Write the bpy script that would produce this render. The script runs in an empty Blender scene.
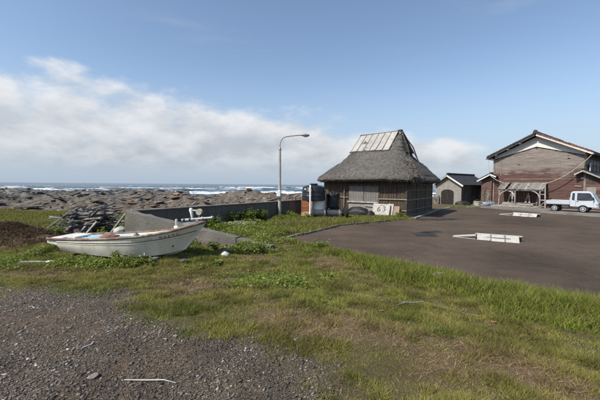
import bpy, math, random
import numpy as np
from mathutils import Vector, Matrix, Euler
R = math.radians
random.seed(7); RNG = np.random.default_rng(11)
scene = bpy.context.scene
col = scene.collection

# ------------------------------------------------------------------ camera
cd = bpy.data.cameras.new('camera'); cam = bpy.data.objects.new('camera', cd); col.objects.link(cam)
cd.lens = 19.98; cd.sensor_width = 36; cd.clip_start = .1; cd.clip_end = 80000
cam.matrix_world = Matrix.Translation((0, 0, 2.3)) @ Matrix.Rotation(R(90 - 2.63), 4, 'X') @ Matrix.Rotation(R(.48), 4, 'Z')
scene.camera = cam
# ------------------------------------------------------------------ sun, sky, exposure
SUN_EL, SUN_H = 47, Vector((-.85, -.53, 0)).normalized()
to_sun = SUN_H * math.cos(R(SUN_EL)) + Vector((0, 0, math.sin(R(SUN_EL))))
sl = bpy.data.lights.new('sun', 'SUN'); sl.energy = 4.3; sl.angle = R(.53); sl.color = (1, .935, .83)
so = bpy.data.objects.new('sun', sl); col.objects.link(so)
so.rotation_euler = (-to_sun).to_track_quat('-Z', 'Y').to_euler(); so.location = (-20, -15, 30)
scene.view_settings.view_transform = 'Standard'; scene.view_settings.look = 'None'
scene.view_settings.exposure = .42; scene.view_settings.gamma = 1
scene.render.engine = 'CYCLES'; scene.render.resolution_x = 1024; scene.render.resolution_y = 683

world = bpy.data.worlds.new('World'); scene.world = world; world.use_nodes = True
def build_world():
    nt = world.node_tree; N = nt.nodes; L = nt.links; N.clear()
    out = N.new('ShaderNodeOutputWorld'); bg = N.new('ShaderNodeBackground'); bg.inputs[1].default_value = .125
    sky = N.new('ShaderNodeTexSky'); sky.sky_type = 'NISHITA'; sky.sun_disc = False
    sky.sun_elevation = R(SUN_EL); sky.sun_rotation = math.atan2(SUN_H.x, SUN_H.y)
    sky.air_density = 1.0; sky.dust_density = .9; sky.ozone_density = 1.1
    tc = N.new('ShaderNodeTexCoord')
    def m(op, a, b=None, c=None, clamp=False):
        n = N.new('ShaderNodeMath'); n.operation = op; n.use_clamp = clamp
        for i, v in enumerate((a, b, c)):
            if v is None: continue
            if isinstance(v, (int, float)): n.inputs[i].default_value = v
            else: L.new(v, n.inputs[i])
        return n.outputs[0]
    def sstep(v, a, b):
        n = N.new('ShaderNodeMapRange'); n.interpolation_type = 'SMOOTHSTEP'
        L.new(v, n.inputs[0]); n.inputs[1].default_value = a; n.inputs[2].default_value = b
        return n.outputs[0]
    sp = N.new('ShaderNodeSeparateXYZ'); L.new(tc.outputs['Generated'], sp.inputs[0])
    x, y, z = sp.outputs
    def noise(scale, sc, off, detail=8, rough=.55, dist=0.0):
        mp = N.new('ShaderNodeMapping'); L.new(tc.outputs['Generated'], mp.inputs[0])
        mp.inputs['Scale'].default_value = sc; mp.inputs['Location'].default_value = off
        n = N.new('ShaderNodeTexNoise'); n.inputs['Scale'].default_value = scale; n.inputs['Detail'].default_value = detail
        n.inputs['Roughness'].default_value = rough; n.inputs['Distortion'].default_value = dist
        L.new(mp.outputs[0], n.inputs[0]); return n.outputs[0]
    sc = (1, 1, 2.1)
    n1 = noise(3.8, sc, (2.3, .7, .1), 10, .57)
    n2 = noise(3.8, sc, (2.27, .72, .17), 10, .57)      # the same cloud sampled higher up: light from above
    big = noise(1.3, (1, 1, .6), (5.1, 1.2, 0), 2, .5)
    # height of the cloud bank: tall over the sea to the left, falling away to the right
    top = m('SUBTRACT', m('ADD', m('MULTIPLY', x, -.09), .195), m('MULTIPLY', sstep(x, .36, .62), .17))
    top = m('ADD', top, m('MULTIPLY', m('SUBTRACT', big, .5), .02))
    edge = m('MULTIPLY', m('SUBTRACT', top, z), 5.2)
    dens = m('ADD', edge, m('MULTIPLY', m('SUBTRACT', n1, .5), 1.75))
    cover = m('MULTIPLY', sstep(dens, -.02, .34), sstep(z, .015, .085))
    cover = m('MULTIPLY', cover, .93)
    thin = m('MULTIPLY', sstep(noise(2.2, (1, 1, 5), (.4, 3.3, 1.7), 7, .62), .52, .80), .2)
    thin = m('MULTIPLY', thin, sstep(z, .0, .10))
    lit = m('ADD', m('MULTIPLY', m('SUBTRACT', n1, n2), 4.2), .5, clamp=True)
    lit = m('ADD', m('MULTIPLY', lit, .75), m('MULTIPLY', sstep(z, .05, .26), .25), clamp=True)
    # thinner near the edge is brighter
    lit = m('ADD', lit, m('MULTIPLY', m('SUBTRACT', 1, sstep(dens, .1, .9)), .25), clamp=True)
    cr = N.new('ShaderNodeMix'); cr.data_type = 'RGBA'; L.new(lit, cr.inputs[0])
    cr.inputs[6].default_value = (2.7, 2.95, 3.35, 1); cr.inputs[7].default_value = (5.0, 5.1, 5.25, 1)
    mx0 = N.new('ShaderNodeMix'); mx0.data_type = 'RGBA'; L.new(thin, mx0.inputs[0]); L.new(sky.outputs[0], mx0.inputs[6])
    mx0.inputs[7].default_value = (3.9, 4.1, 4.5, 1)
    # pale sea haze low on the horizon
    hz = m('MULTIPLY', m('SUBTRACT', 1, sstep(z, -.05, .34)), .95)
    mx1 = N.new('ShaderNodeMix'); mx1.data_type = 'RGBA'; L.new(hz, mx1.inputs[0]); L.new(mx0.outputs[2], mx1.inputs[6])
    mx1.inputs[7].default_value = (2.55, 3.15, 4.0, 1)
    mx = N.new('ShaderNodeMix'); mx.data_type = 'RGBA'; L.new(cover, mx.inputs[0]); L.new(mx1.outputs[2], mx.inputs[6]); L.new(cr.outputs[2], mx.inputs[7])
    L.new(mx.outputs[2], bg.inputs[0]); L.new(bg.outputs[0], out.inputs[0])
build_world()

# ------------------------------------------------------------------ numpy noise
def vnoise(x, y, seed=0):
    x = np.asarray(x, float); y = np.asarray(y, float)
    xi = np.floor(x).astype(np.int64); yi = np.floor(y).astype(np.int64); fx = x - xi; fy = y - yi
    fx = fx * fx * (3 - 2 * fx); fy = fy * fy * (3 - 2 * fy)
    def h(a, b):
        n = (a * 374761393 + b * 668265263 + seed * 974634653) & 0xffffffff
        n = ((n ^ (n >> 13)) * 1274126177) & 0xffffffff
        n = (n ^ (n >> 16)) & 0xffff
        return n / 65535.
    return (h(xi, yi) * (1 - fx) + h(xi + 1, yi) * fx) * (1 - fy) + (h(xi, yi + 1) * (1 - fx) + h(xi + 1, yi + 1) * fx) * fy
def fbm(x, y, seed=0, o=4):
    s = 0; a = .5; t = 0
    for i in range(o):
        s = s + a * vnoise(np.asarray(x) * 2 ** i + 17.3 * i, np.asarray(y) * 2 ** i - 9.1 * i, seed + i); t += a; a *= .5
    return s / t
def sst(v, a, b):
    t = np.clip((np.asarray(v, float) - a) / (b - a), 0, 1); return t * t * (3 - 2 * t)

# ------------------------------------------------------------------ material helpers
def new_mat(name):
    m = bpy.data.materials.new(name); m.use_nodes = True
    nt = m.node_tree; b = nt.nodes['Principled BSDF']; return m, nt.nodes, nt.links, b
def ramp(N, stops):
    r = N.new('ShaderNodeValToRGB'); e = r.color_ramp.elements
    while len(e) < len(stops): e.new(.5)
    for k, (p, c) in enumerate(stops): e[k].position = p; e[k].color = (*c, 1)
    return r
def M(name, c1, c2, scale=6, rough=.8, bump=.3, bscale=None, st=(1, 1, 1), metal=0, wear=None, wscale=2., wpos=(.5, .62), rand=.25, spec=.3, bdist=.02, lo=.35, hi=.65):
    m, N, L, b = new_mat(name)
    tc = N.new('ShaderNodeTexCoord'); mp = N.new('ShaderNodeMapping'); mp.inputs['Scale'].default_value = st
    oi = N.new('ShaderNodeObjectInfo')
    ad = N.new('ShaderNodeVectorMath'); ad.operation = 'ADD'
    cx = N.new('ShaderNodeCombineXYZ'); mu = N.new('ShaderNodeMath'); mu.operation = 'MULTIPLY'; mu.inputs[1].default_value = 37
    L.new(oi.outputs['Random'], mu.inputs[0]); L.new(mu.outputs[0], cx.inputs[0]); L.new(mu.outputs[0], cx.inputs[2])
    L.new(tc.outputs['Object'], ad.inputs[0]); L.new(cx.outputs[0], ad.inputs[1]); L.new(ad.outputs[0], mp.inputs[0])
    n = N.new('ShaderNodeTexNoise'); n.inputs['Scale'].default_value = scale; n.inputs['Detail'].default_value = 8; n.inputs['Roughness'].default_value = .62
    L.new(mp.outputs[0], n.inputs[0])
    r = ramp(N, [(lo, c1), (hi, c2)]); L.new(n.outputs[0], r.inputs[0]); c = r.outputs[0]
    if wear:
        w = N.new('ShaderNodeTexNoise'); w.inputs['Scale'].default_value = wscale; w.inputs['Detail'].default_value = 9; w.inputs['Roughness'].default_value = .7
        L.new(mp.outputs[0], w.inputs[0]); wr = ramp(N, [(wpos[0], (0, 0, 0)), (wpos[1], (1, 1, 1))]); L.new(w.outputs[0], wr.inputs[0])
        x = N.new('ShaderNodeMix'); x.data_type = 'RGBA'; L.new(wr.outputs[0], x.inputs[0]); L.new(c, x.inputs[6]); x.inputs[7].default_value = (*wear, 1); c = x.outputs[2]
    if rand:
        hs = N.new('ShaderNodeHueSaturation'); mr = N.new('ShaderNodeMapRange'); L.new(oi.outputs['Random'], mr.inputs[0])
        mr.inputs[3].default_value = 1 - rand; mr.inputs[4].default_value = 1 + rand; L.new(mr.outputs[0], hs.inputs['Value']); L.new(c, hs.inputs['Color']); c = hs.outputs[0]
    L.new(c, b.inputs['Base Color']); b.inputs['Roughness'].default_value = rough; b.inputs['Metallic'].default_value = metal
    b.inputs['Specular IOR Level'].default_value = spec
    if bump:
        n2 = N.new('ShaderNodeTexNoise'); n2.inputs['Scale'].default_value = bscale or scale * 3; n2.inputs['Detail'].default_value = 6; L.new(mp.outputs[0], n2.inputs[0])
        bp = N.new('ShaderNodeBump'); bp.inputs['Strength'].default_value = bump; bp.inputs['Distance'].default_value = bdist; L.new(n2.outputs[0], bp.inputs['Height']); L.new(bp.outputs[0], b.inputs['Normal'])
    return m
def attr_mat(name, rough=.7, transl=.0, spec=.2, noise=.0):
    m, N, L, b = new_mat(name)
    a = N.new('ShaderNodeAttribute'); a.attribute_name = 'col'
    L.new(a.outputs['Color'], b.inputs['Base Color']); b.inputs['Roughness'].default_value = rough; b.inputs['Specular IOR Level'].default_value = spec
    if transl:
        t = N.new('ShaderNodeBsdfTranslucent'); L.new(a.outputs['Color'], t.inputs[0]); mx = N.new('ShaderNodeMixShader'); mx.inputs[0].default_value = transl
        L.new(b.outputs[0], mx.inputs[1]); L.new(t.outputs[0], mx.inputs[2]); L.new(mx.outputs[0], N['Material Output'].inputs[0])
    return m

MT = {}
MT['thatch'] = M('thatch', (.065, .06, .054), (.145, .135, .122), 5, .95, .9, 22, (1, 1, 1), wear=(.06, .065, .05), wscale=.9, wpos=(.5, .75), rand=0, bdist=.05)
MT['reed_dark'] = M('reed_dark', (.062, .047, .034), (.165, .13, .096), 9, .9, .6, 30, (6, 6, .5), rand=.2)
MT['wood_grey'] = M('wood_grey', (.13, .122, .113), (.27, .255, .235), 5, .85, .5, 25, (1, 1, 1), wear=(.1, .095, .09), wscale=3)
MT['wood_dark'] = M('wood_dark', (.035, .03, .026), (.1, .085, .072), 6, .85, .5, 25)
MT['wood_drift'] = M('wood_drift', (.06, .056, .052), (.22, .208, .19), 5, .9, .6, 25, wear=(.05, .045, .042), wscale=2, rand=.5)
MT['wood_pale'] = M('wood_pale', (.27, .25, .225), (.43, .41, .375), 5, .85, .4, 25, wear=(.2, .18, .16), wscale=3)
MT['shutter'] = M('shutter', (.12, .113, .103), (.21, .2, .182), 6, .8, .4, 30, (5, 5, .6), rand=.12)
MT['batten'] = M('batten', (.2, .165, .125), (.32, .275, .21), 8, .8, .3)
MT['sheet'] = M('sheet', (.28, .27, .25), (.38, .37, .35), 3, .55, .15, 15, wear=(.22, .21, .195), wscale=1.6, wpos=(.5, .85), rand=.08, spec=.4)
MT['near_black'] = M('near_black', (.012, .011, .01), (.035, .03, .027), 6, .95, .4, rand=0)  # near-black for shaded hollows and for the store house door
MT['red_board'] = M('red_board', (.082, .038, .031), (.15, .076, .062), 3, .88, .5, 26, (.35, 1, 3), wear=(.2, .155, .132), wscale=1.5, wpos=(.5, .7), rand=.22)
MT['weathered_board'] = M('weathered_board', (.15, .125, .112), (.27, .235, .212), 3, .9, .5, 26, (.35, 1, 3), wear=(.16, .09, .074), wscale=1.4, wpos=(.5, .72), rand=.13)
def barn_board():
    m = M('barn_board', (.15, .128, .115), (.265, .232, .21), 3, .9, .5, 26, (.3, 1, 3.5), wear=(.12, .1, .09), wscale=2.2, wpos=(.52, .75), rand=.1)
    N = m.node_tree.nodes; L = m.node_tree.links; hs = next(n for n in N if n.type == 'HUE_SAT'); src = hs.inputs['Color'].links[0].from_socket; mp = next(n for n in N if n.type == 'MAPPING'); tc = next(n for n in N if n.type == 'TEX_COORD')
    def nz(s, d, ro, vec):
        n = N.new('ShaderNodeTexNoise'); n.inputs['Scale'].default_value = s; n.inputs['Detail'].default_value = d; n.inputs['Roughness'].default_value = ro; L.new(vec, n.inputs[0]); return n.outputs[0]
    red = ramp(N, [(.3, (.066, .035, .029)), (.7, (.13, .076, .064))]); L.new(nz(3.3, 7, .6, mp.outputs[0]), red.inputs[0])
    sp = N.new('ShaderNodeSeparateXYZ'); L.new(tc.outputs['Object'], sp.inputs[0])
    def ma(op, a, b):
        q = N.new('ShaderNodeMath'); q.operation = op
        for i, v in enumerate((a, b)):
            if isinstance(v, (int, float)): q.inputs[i].default_value = v
            else: L.new(v, q.inputs[i])
        return q.outputs[0]
    h = ma('ADD', ma('MULTIPLY', sp.outputs[2], .42), ma('ADD', ma('MULTIPLY', nz(1.6, 9, .72, mp.outputs[0]), 1.5), ma('MULTIPLY', nz(.5, 4, .6, tc.outputs['Object']), 1.3)))
    mr = N.new('ShaderNodeMapRange'); mr.interpolation_type = 'SMOOTHSTEP'; L.new(h, mr.inputs[0]); mr.inputs[1].default_value = 2.82; mr.inputs[2].default_value = 3.3
    mx = N.new('ShaderNodeMix'); mx.data_type = 'RGBA'; L.new(mr.outputs[0], mx.inputs[0]); L.new(red.outputs[0], mx.inputs[6]); L.new(src, mx.inputs[7]); L.new(mx.outputs[2], hs.inputs['Color']); return m
MT['barn_board'] = barn_board()
MT['plaster'] = M('plaster', (.46, .49, .47), (.56, .585, .56), 2, .85, .15, 30, wear=(.4, .42, .4), wscale=3, wpos=(.55, .8), rand=0)
MT['plaster_white'] = M('plaster_white', (.56, .555, .53), (.65, .64, .61), 3, .8, .1, rand=0)
MT['plaster_beige'] = M('plaster_beige', (.2, .187, .17), (.27, .255, .232), 3, .88, .2, 30, wear=(.155, .145, .13), wscale=2, wpos=(.52, .75), rand=0)
MT['verge_pale'] = M('verge_pale', (.5, .43, .37), (.66, .58, .51), 4, .8, .2, rand=.05)
MT['tile_dark'] = M('tile_dark', (.018, .018, .02), (.05, .05, .054), 6, .5, .3, rand=.35, spec=.4)
MT['tile_red'] = M('tile_red', (.075, .034, .026), (.15, .07, .055), 6, .6, .3, rand=.3)
MT['concrete'] = M('concrete', (.115, .108, .095), (.225, .213, .19), 2.2, .95, 1.0, 22, wear=(.075, .07, .058), wscale=1.1, wpos=(.48, .7), rand=.06, bdist=.03)
MT['seawall'] = M('seawall', (.09, .083, .074), (.175, .165, .148), 1.6, .95, .8, 14, (1, 1, .22), wear=(.045, .043, .036), wscale=1.6, wpos=(.42, .68), rand=.1, bdist=.03)
MT['kerb'] = M('kerb', (.2, .19, .175), (.36, .345, .32), 4, .92, .5, 20, wear=(.13, .12, .1), wscale=2)
MT['hull'] = M('hull', (.6, .565, .475), (.72, .685, .595), 1.6, .5, .06, 20, (1.6, 1, .5), wear=(.4, .34, .24), wscale=2.4, wpos=(.54, .82), rand=0, spec=.4)
MT['hull_bottom'] = M('hull_bottom', (.24, .19, .13), (.45, .38, .28), 2.2, .6, .1, wear=(.6, .56, .47), wscale=1.5, rand=0)  # browner than the sides: shadow on the lower hull put into the colour
MT['boat_rail'] = M('boat_rail', (.12, .07, .052), (.22, .145, .112), 5, .7, .2, wear=(.3, .265, .225), wscale=2.5, rand=.05)
MT['boat_blue'] = M('boat_blue', (.2, .38, .5), (.34, .52, .62), 3, .6, .1, wear=(.5, .57, .58), wscale=2, wpos=(.52, .75), rand=.1)
MT['boat_white'] = M('boat_white', (.55, .56, .53), (.72, .72, .68), 3, .55, .1, wear=(.4, .38, .33), wscale=2.5, rand=.08)
MT['dark_line'] = M('dark_line', (.06, .06, .06), (.13, .13, .125), 8, .6, .1, rand=0)
MT['ink'] = M('ink', (.015, .015, .018), (.035, .035, .04), 8, .6, 0, rand=0)
MT['ink_worn'] = M('ink_worn', (.03, .03, .03), (.09, .088, .08), 14, .7, 0, rand=0, wear=(.42, .38, .3), wscale=16, wpos=(.5, .62))
MT['ink_faded'] = M('ink_faded', (.26, .25, .22), (.38, .36, .31), 9, .7, 0, rand=0)
MT['steel'] = M('steel', (.2, .21, .22), (.32, .33, .34), 6, .55, .1, metal=.5, wear=(.2, .15, .11), wscale=3, wpos=(.58, .75), rand=.08, spec=.5)
MT['pole'] = M('pole', (.3, .285, .26), (.4, .385, .35), 5, .7, .15, wear=(.2, .14, .1), wscale=2.5, wpos=(.58, .78), rand=0)
MT['plastic_black'] = M('plastic_black', (.008, .009, .011), (.02, .021, .025), 4, .42, .12, 7, rand=.2, spec=.45)
MT['drum_black'] = M('drum_black', (.02, .022, .026), (.045, .048, .055), 4, .4, .1, 7, rand=.15, spec=.5)
MT['tarp_black'] = M('tarp_black', (.008, .008, .009), (.025, .025, .028), 7, .5, .8, 12, rand=.1, spec=.4, bdist=.05)
MT['orange'] = M('orange', (.3, .1, .05), (.43, .17, .085), 4, .55, .1, rand=.12)
MT['orange_pale'] = M('orange_pale', (.6, .36, .24), (.7, .5, .38), 4, .6, .1, rand=.05)
MT['white'] = M('white', (.68, .68, .66), (.8, .8, .78), 4, .6, .08, wear=(.45, .43, .39), wscale=3, wpos=(.58, .8), rand=.06)
MT['panel_white'] = M('panel_white', (.34, .33, .305), (.46, .45, .425), 5, .75, .25, 30, wear=(.27, .255, .225), wscale=3, wpos=(.54, .74), rand=.06)
MT['truck'] = M('truck', (.4, .455, .5), (.44, .49, .535), 1.5, .28, .0, rand=0, spec=.55)
MT['rubber'] = M('rubber', (.012, .012, .012), (.025, .025, .025), 12, .85, .2, rand=.1)
MT['rim'] = M('rim', (.42, .43, .44), (.55, .56, .57), 6, .4, .05, metal=.4, rand=.05)
MT['black_trim'] = M('black_trim', (.01, .01, .011), (.022, .022, .024), 8, .5, .1, rand=0)
MT['interior'] = M('interior', (.05, .05, .055), (.09, .09, .095), 8, .9, .1, rand=0)
MT['lamp_red'] = M('lamp_red', (.35, .02, .02), (.45, .03, .03), 8, .25, 0, rand=0, spec=.6)
MT['lamp_clear'] = M('lamp_clear', (.6, .6, .58), (.75, .75, .72), 8, .12, 0, rand=0, spec=.8)
MT['plate_yellow'] = M('plate_yellow', (.6, .45, .05), (.66, .5, .07), 8, .5, 0, rand=0)
MT['rope'] = M('rope', (.33, .29, .23), (.46, .42, .35), 20, .9, .3, rand=.05)
MT['cloth_red'] = M('cloth_red', (.17, .085, .07), (.25, .14, .115), 5, .85, .4, rand=.05)
MT['rock'] = M('rock', (.085, .078, .068), (.23, .21, .18), 1.6, .93, 1.0, 7, (1, 1, 2.2), wear=(.12, .095, .07), wscale=.5, wpos=(.5, .75), rand=.3, bdist=.12)
MT['rock_brown'] = M('rock_brown', (.13, .095, .065), (.29, .215, .15), 1.6, .93, 1.0, 7, (1, 1, 2.2), wear=(.09, .075, .06), wscale=.6, wpos=(.5, .7), rand=.28, bdist=.1)
MT['stone'] = M('stone', (.3, .26, .22), (.5, .44, .37), 14, .9, .7, 40, rand=.2)
MT['sacking'] = M('sacking', (.36, .36, .34), (.55, .55, .53), 8, .6, .5, 18, rand=.1)
MT['leaf'] = attr_mat('leaf', .55, .4); MT['straw'] = attr_mat('straw', .9, .0, .1); MT['pebble'] = attr_mat('pebble', .85, 0, .25)
def glass_mat():
    m, N, L, b = new_mat('glass'); b.inputs['Base Color'].default_value = (.35, .42, .42, 1); b.inputs['Roughness'].default_value = .05
    b.inputs['Transmission Weight'].default_value = .8; b.inputs['IOR'].default_value = 1.3
    n = N.new('ShaderNodeTexNoise'); n.inputs['Scale'].default_value = 3; r = ramp(N, [(.3, (.3, .37, .37)), (.7, (.4, .46, .46))]); L.new(n.outputs[0], r.inputs[0]); L.new(r.outputs[0], b.inputs['Base Color'])
    return m
MT['glass'] = glass_mat()

# ------------------------------------------------------------------ mesh builder
class MB:
    def __init__(s): s.v = []; s.f = []
    def add(s, vs, fs):
        o = len(s.v); s.v += [tuple(v) for v in vs]; s.f += [tuple(i + o for i in f) for f in fs]; return s
    def hexa(s, p):   # 8 corners: bottom 0-3 ccw, top 4-7
        return s.add(p, [(3, 2, 1, 0), (4, 5, 6, 7), (0, 1, 5, 4), (1, 2, 6, 5), (2, 3, 7, 6), (3, 0, 4, 7)])
    def box(s, c, d, rot=None, j=0):
        x, y, z = d[0] / 2, d[1] / 2, d[2] / 2
        P = [Vector(q) for q in ((-x, -y, -z), (x, -y, -z), (x, y, -z), (-x, y, -z), (-x, -y, z), (x, -y, z), (x, y, z), (-x, y, z))]
        if j: P = [p + Vector((random.uniform(-j, j), random.uniform(-j, j), random.uniform(-j, j))) for p in P]
        if rot is not None:
            e = rot if isinstance(rot, Matrix) else Euler(rot).to_matrix(); P = [e @ p for p in P]
        return s.hexa([p + Vector(c) for p in P])
    def beam(s, a, b, w, h, up=(0, 0, 1), j=0):
        a = Vector(a); b = Vector(b); d = (b - a); l = d.length; d.normalize(); u = Vector(up)
        if abs(d.dot(u)) > .98: u = Vector((0, 1, 0))
        sx = d.cross(u).normalized(); u = sx.cross(d).normalized()
        return s.box((a + b) / 2, (w, l, h), Matrix((sx, d, u)).transposed(), j)
    def tube(s, path, r, n=8, cap=True, rough=0):
        path = [Vector(p) for p in path]; rs = r if isinstance(r, (list, tuple)) else [r] * len(path)
        vs = []; fs = []; pu = None
        for i, p in enumerate(path):
            d = (path[min(i + 1, len(path) - 1)] - path[max(i - 1, 0)]).normalized()
            u = pu if pu is not None else (Vector((0, 0, 1)) if abs(d.z) < .9 else Vector((1, 0, 0)))
            a = d.cross(u).normalized(); u = a.cross(d).normalized(); pu = u
            for k in range(n):
                t = 2 * math.pi * k / n; rr = rs[i] * (1 + random.uniform(-rough, rough))
                vs.append(p + (a * math.cos(t) + u * math.sin(t)) * rr)
        for i in range(len(path) - 1):
            for k in range(n): fs.append((i * n + k, i * n + (k + 1) % n, (i + 1) * n + (k + 1) % n, (i + 1) * n + k))
        if cap: fs.append(tuple(range(n))[::-1]); fs.append(tuple(range((len(path) - 1) * n, len(path) * n)))
        return s.add(vs, fs)
    def lathe(s, prof, o=(0, 0, 0), n=24, axis='z'):
        vs = []; fs = []
        for r, h in prof:
            for k in range(n):
                t = 2 * math.pi * k / n; c, q = r * math.cos(t), r * math.sin(t)
                vs.append({'z': (o[0] + c, o[1] + q, o[2] + h), 'x': (o[0] + h, o[1] + c, o[2] + q), 'y': (o[0] + q, o[1] + h, o[2] + c)}[axis])
        for i in range(len(prof) - 1):
            for k in range(n): fs.append((i * n + k, i * n + (k + 1) % n, (i + 1) * n + (k + 1) % n, (i + 1) * n + k))
        fs.append(tuple(range(n))[::-1]); fs.append(tuple(range((len(prof) - 1) * n, len(prof) * n)))
        return s.add(vs, fs)
    def prism(s, pts, y0, y1, plane='xz'):      # polygon in xz pushed along y (or xy along z)
        n = len(pts)
        if plane == 'xz': A = [(p[0], y0, p[1]) for p in pts]; B = [(p[0], y1, p[1]) for p in pts]
        elif plane == 'yz': A = [(y0, p[0], p[1]) for p in pts]; B = [(y1, p[0], p[1]) for p in pts]
        else: A = [(p[0], p[1], y0) for p in pts]; B = [(p[0], p[1], y1) for p in pts]
        return s.add(A + B, [tuple(range(n)), tuple(range(2 * n - 1, n - 1, -1))] + [(i, i + n, (i + 1) % n + n, (i + 1) % n) for i in range(n)])
    def build(s, name, mat, parent=None, smooth=None, bevel=0, kind=None, loc=None):
        me = bpy.data.meshes.new(name); me.from_pydata(s.v, [], s.f)
        import bmesh
        bm = bmesh.new(); bm.from_mesh(me); bmesh.ops.recalc_face_normals(bm, faces=bm.faces); bm.to_mesh(me); bm.free()
        if smooth is not None:
            me.polygons.foreach_set('use_smooth', [True] * len(me.polygons)); me.set_sharp_from_angle(angle=R(smooth))
        me.materials.append(MT[mat] if isinstance(mat, str) else mat)
        o = bpy.data.objects.new(name, me); col.objects.link(o)
        if parent: o.parent = parent
        if loc: o.location = loc
        if bevel:
            md = o.modifiers.new('bevel', 'BEVEL'); md.width = bevel; md.segments = 2; md.limit_method = 'ANGLE'; md.angle_limit = R(40)
        if kind: o['kind'] = kind
        return o
def thing(name, label, cat, loc=(0, 0, 0), rz=0, group=None):
    o = bpy.data.objects.new(name, None); col.objects.link(o); o.location = loc; o.rotation_euler = (0, 0, rz); o.empty_display_size = .2
    o['label'] = label; o['category'] = cat
    if group: o['group'] = group
    return o
def tag(o, label, cat, group=None, kind=None):
    o['label'] = label; o['category'] = cat
    if group: o['group'] = group
    if kind: o['kind'] = kind
    return o
def np_mesh(name, V, Fq, mat, cols=None, smooth=False, nside=None):
    """numpy mesh; Fq: list of (array of faces with k columns)"""
    me = bpy.data.meshes.new(name); me.vertices.add(len(V)); me.vertices.foreach_set('co', np.ascontiguousarray(V, dtype=np.float32).ravel())
    tot = np.concatenate([np.full(len(f), f.shape[1]) for f in Fq]); idx = np.concatenate([f.ravel() for f in Fq]).astype(np.int32)
    me.loops.add(len(idx)); me.loops.foreach_set('vertex_index', idx)
    me.polygons.add(len(tot)); me.polygons.foreach_set('loop_start', np.concatenate([[0], np.cumsum(tot)[:-1]]).astype(np.int32)); me.polygons.foreach_set('loop_total', tot.astype(np.int32))
    if smooth: me.polygons.foreach_set('use_smooth', np.ones(len(tot), bool))
    if cols is not None:
        for an, arr in cols.items():
            if arr.ndim == 2:
                a = me.color_attributes.new(an, 'FLOAT_COLOR', 'POINT'); c4 = np.ones((len(V), 4), np.float32); c4[:, :3] = arr; a.data.foreach_set('color', c4.ravel())
            else:
                a = me.attributes.new(an, 'FLOAT', 'POINT'); a.data.foreach_set('value', arr.astype(np.float32))
    me.update(calc_edges=True); me.validate()
    me.materials.append(MT[mat] if isinstance(mat, str) else mat)
    o = bpy.data.objects.new(name, me); col.objects.link(o); return o
def text_part(body, size, mat, parent, mtx, name='lettering', depth=.002, bold=.0, sx=1.0):
    c = bpy.data.curves.new(name, 'FONT'); c.body = body; c.size = size; c.extrude = depth; c.align_x = 'CENTER'; c.align_y = 'CENTER'; c.offset = bold
    t = bpy.data.objects.new('tmp', c); col.objects.link(t); bpy.context.view_layer.update()
    me = bpy.data.meshes.new_from_object(t.evaluated_get(bpy.context.evaluated_depsgraph_get())); bpy.data.objects.remove(t); bpy.data.curves.remove(c)
    me.transform(mtx @ Matrix.Diagonal((sx, 1, 1, 1))); me.materials.clear(); me.materials.append(MT[mat])
    o = bpy.data.objects.new(name, me); col.objects.link(o); o.parent = parent; return o

# ================================================================== THE LAND
LOT = [(-.42, 14.25), (2.26, 18.5), (5.4, 20.85), (7.75, 23.0), (12.9, 31.2), (15.7, 34.7), (19.5, 36.0), (21.4, 29.7), (23.2, 25.7), (34, 3), (14, -6), (8.3, 2.7), (6, 5.55), (4.95, 6.5), (3.95, 7.9), (2.95, 9.1), (1.35, 11.0), (-.05, 12.9)]
LP = np.array(LOT)
def lot_dist(x, y):      # signed distance, negative inside the lot
    x = np.asarray(x, float); y = np.asarray(y, float); d = np.full(x.shape, 1e9); ins = np.zeros(x.shape, bool)
    for i in range(len(LP)):
        a = LP[i]; b = LP[(i + 1) % len(LP)]; e = b - a
        t = np.clip(((x - a[0]) * e[0] + (y - a[1]) * e[1]) / (e @ e), 0, 1)
        d = np.minimum(d, np.hypot(x - a[0] - t * e[0], y - a[1] - t * e[1]))
        c = ((a[1] > y) != (b[1] > y)) & (x < (b[0] - a[0]) * (y - a[1]) / (b[1] - a[1] + 1e-12) + a[0]); ins ^= c
    return np.where(ins, -d, d)
WA, WB = np.array([-7.1, 14.0]), np.array([.55, 26.3])      # line of the sea wall
WD = (WB - WA) / np.linalg.norm(WB - WA); WN = np.array([-WD[1], WD[0]])
def shore_y(x, y):       # how far out the rocks reach, by bearing
    u = np.arctan2(x, np.maximum(y, .1))
    base = np.interp(u, [-1.6, -.75, -.45, -.36, -.31, -.17, -.1, 0, .3, .6, .9, 1.6], [175, 165, 150, 110, 66, 60, 80, 92, 80, 130, 200, 260])
    return base
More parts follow.
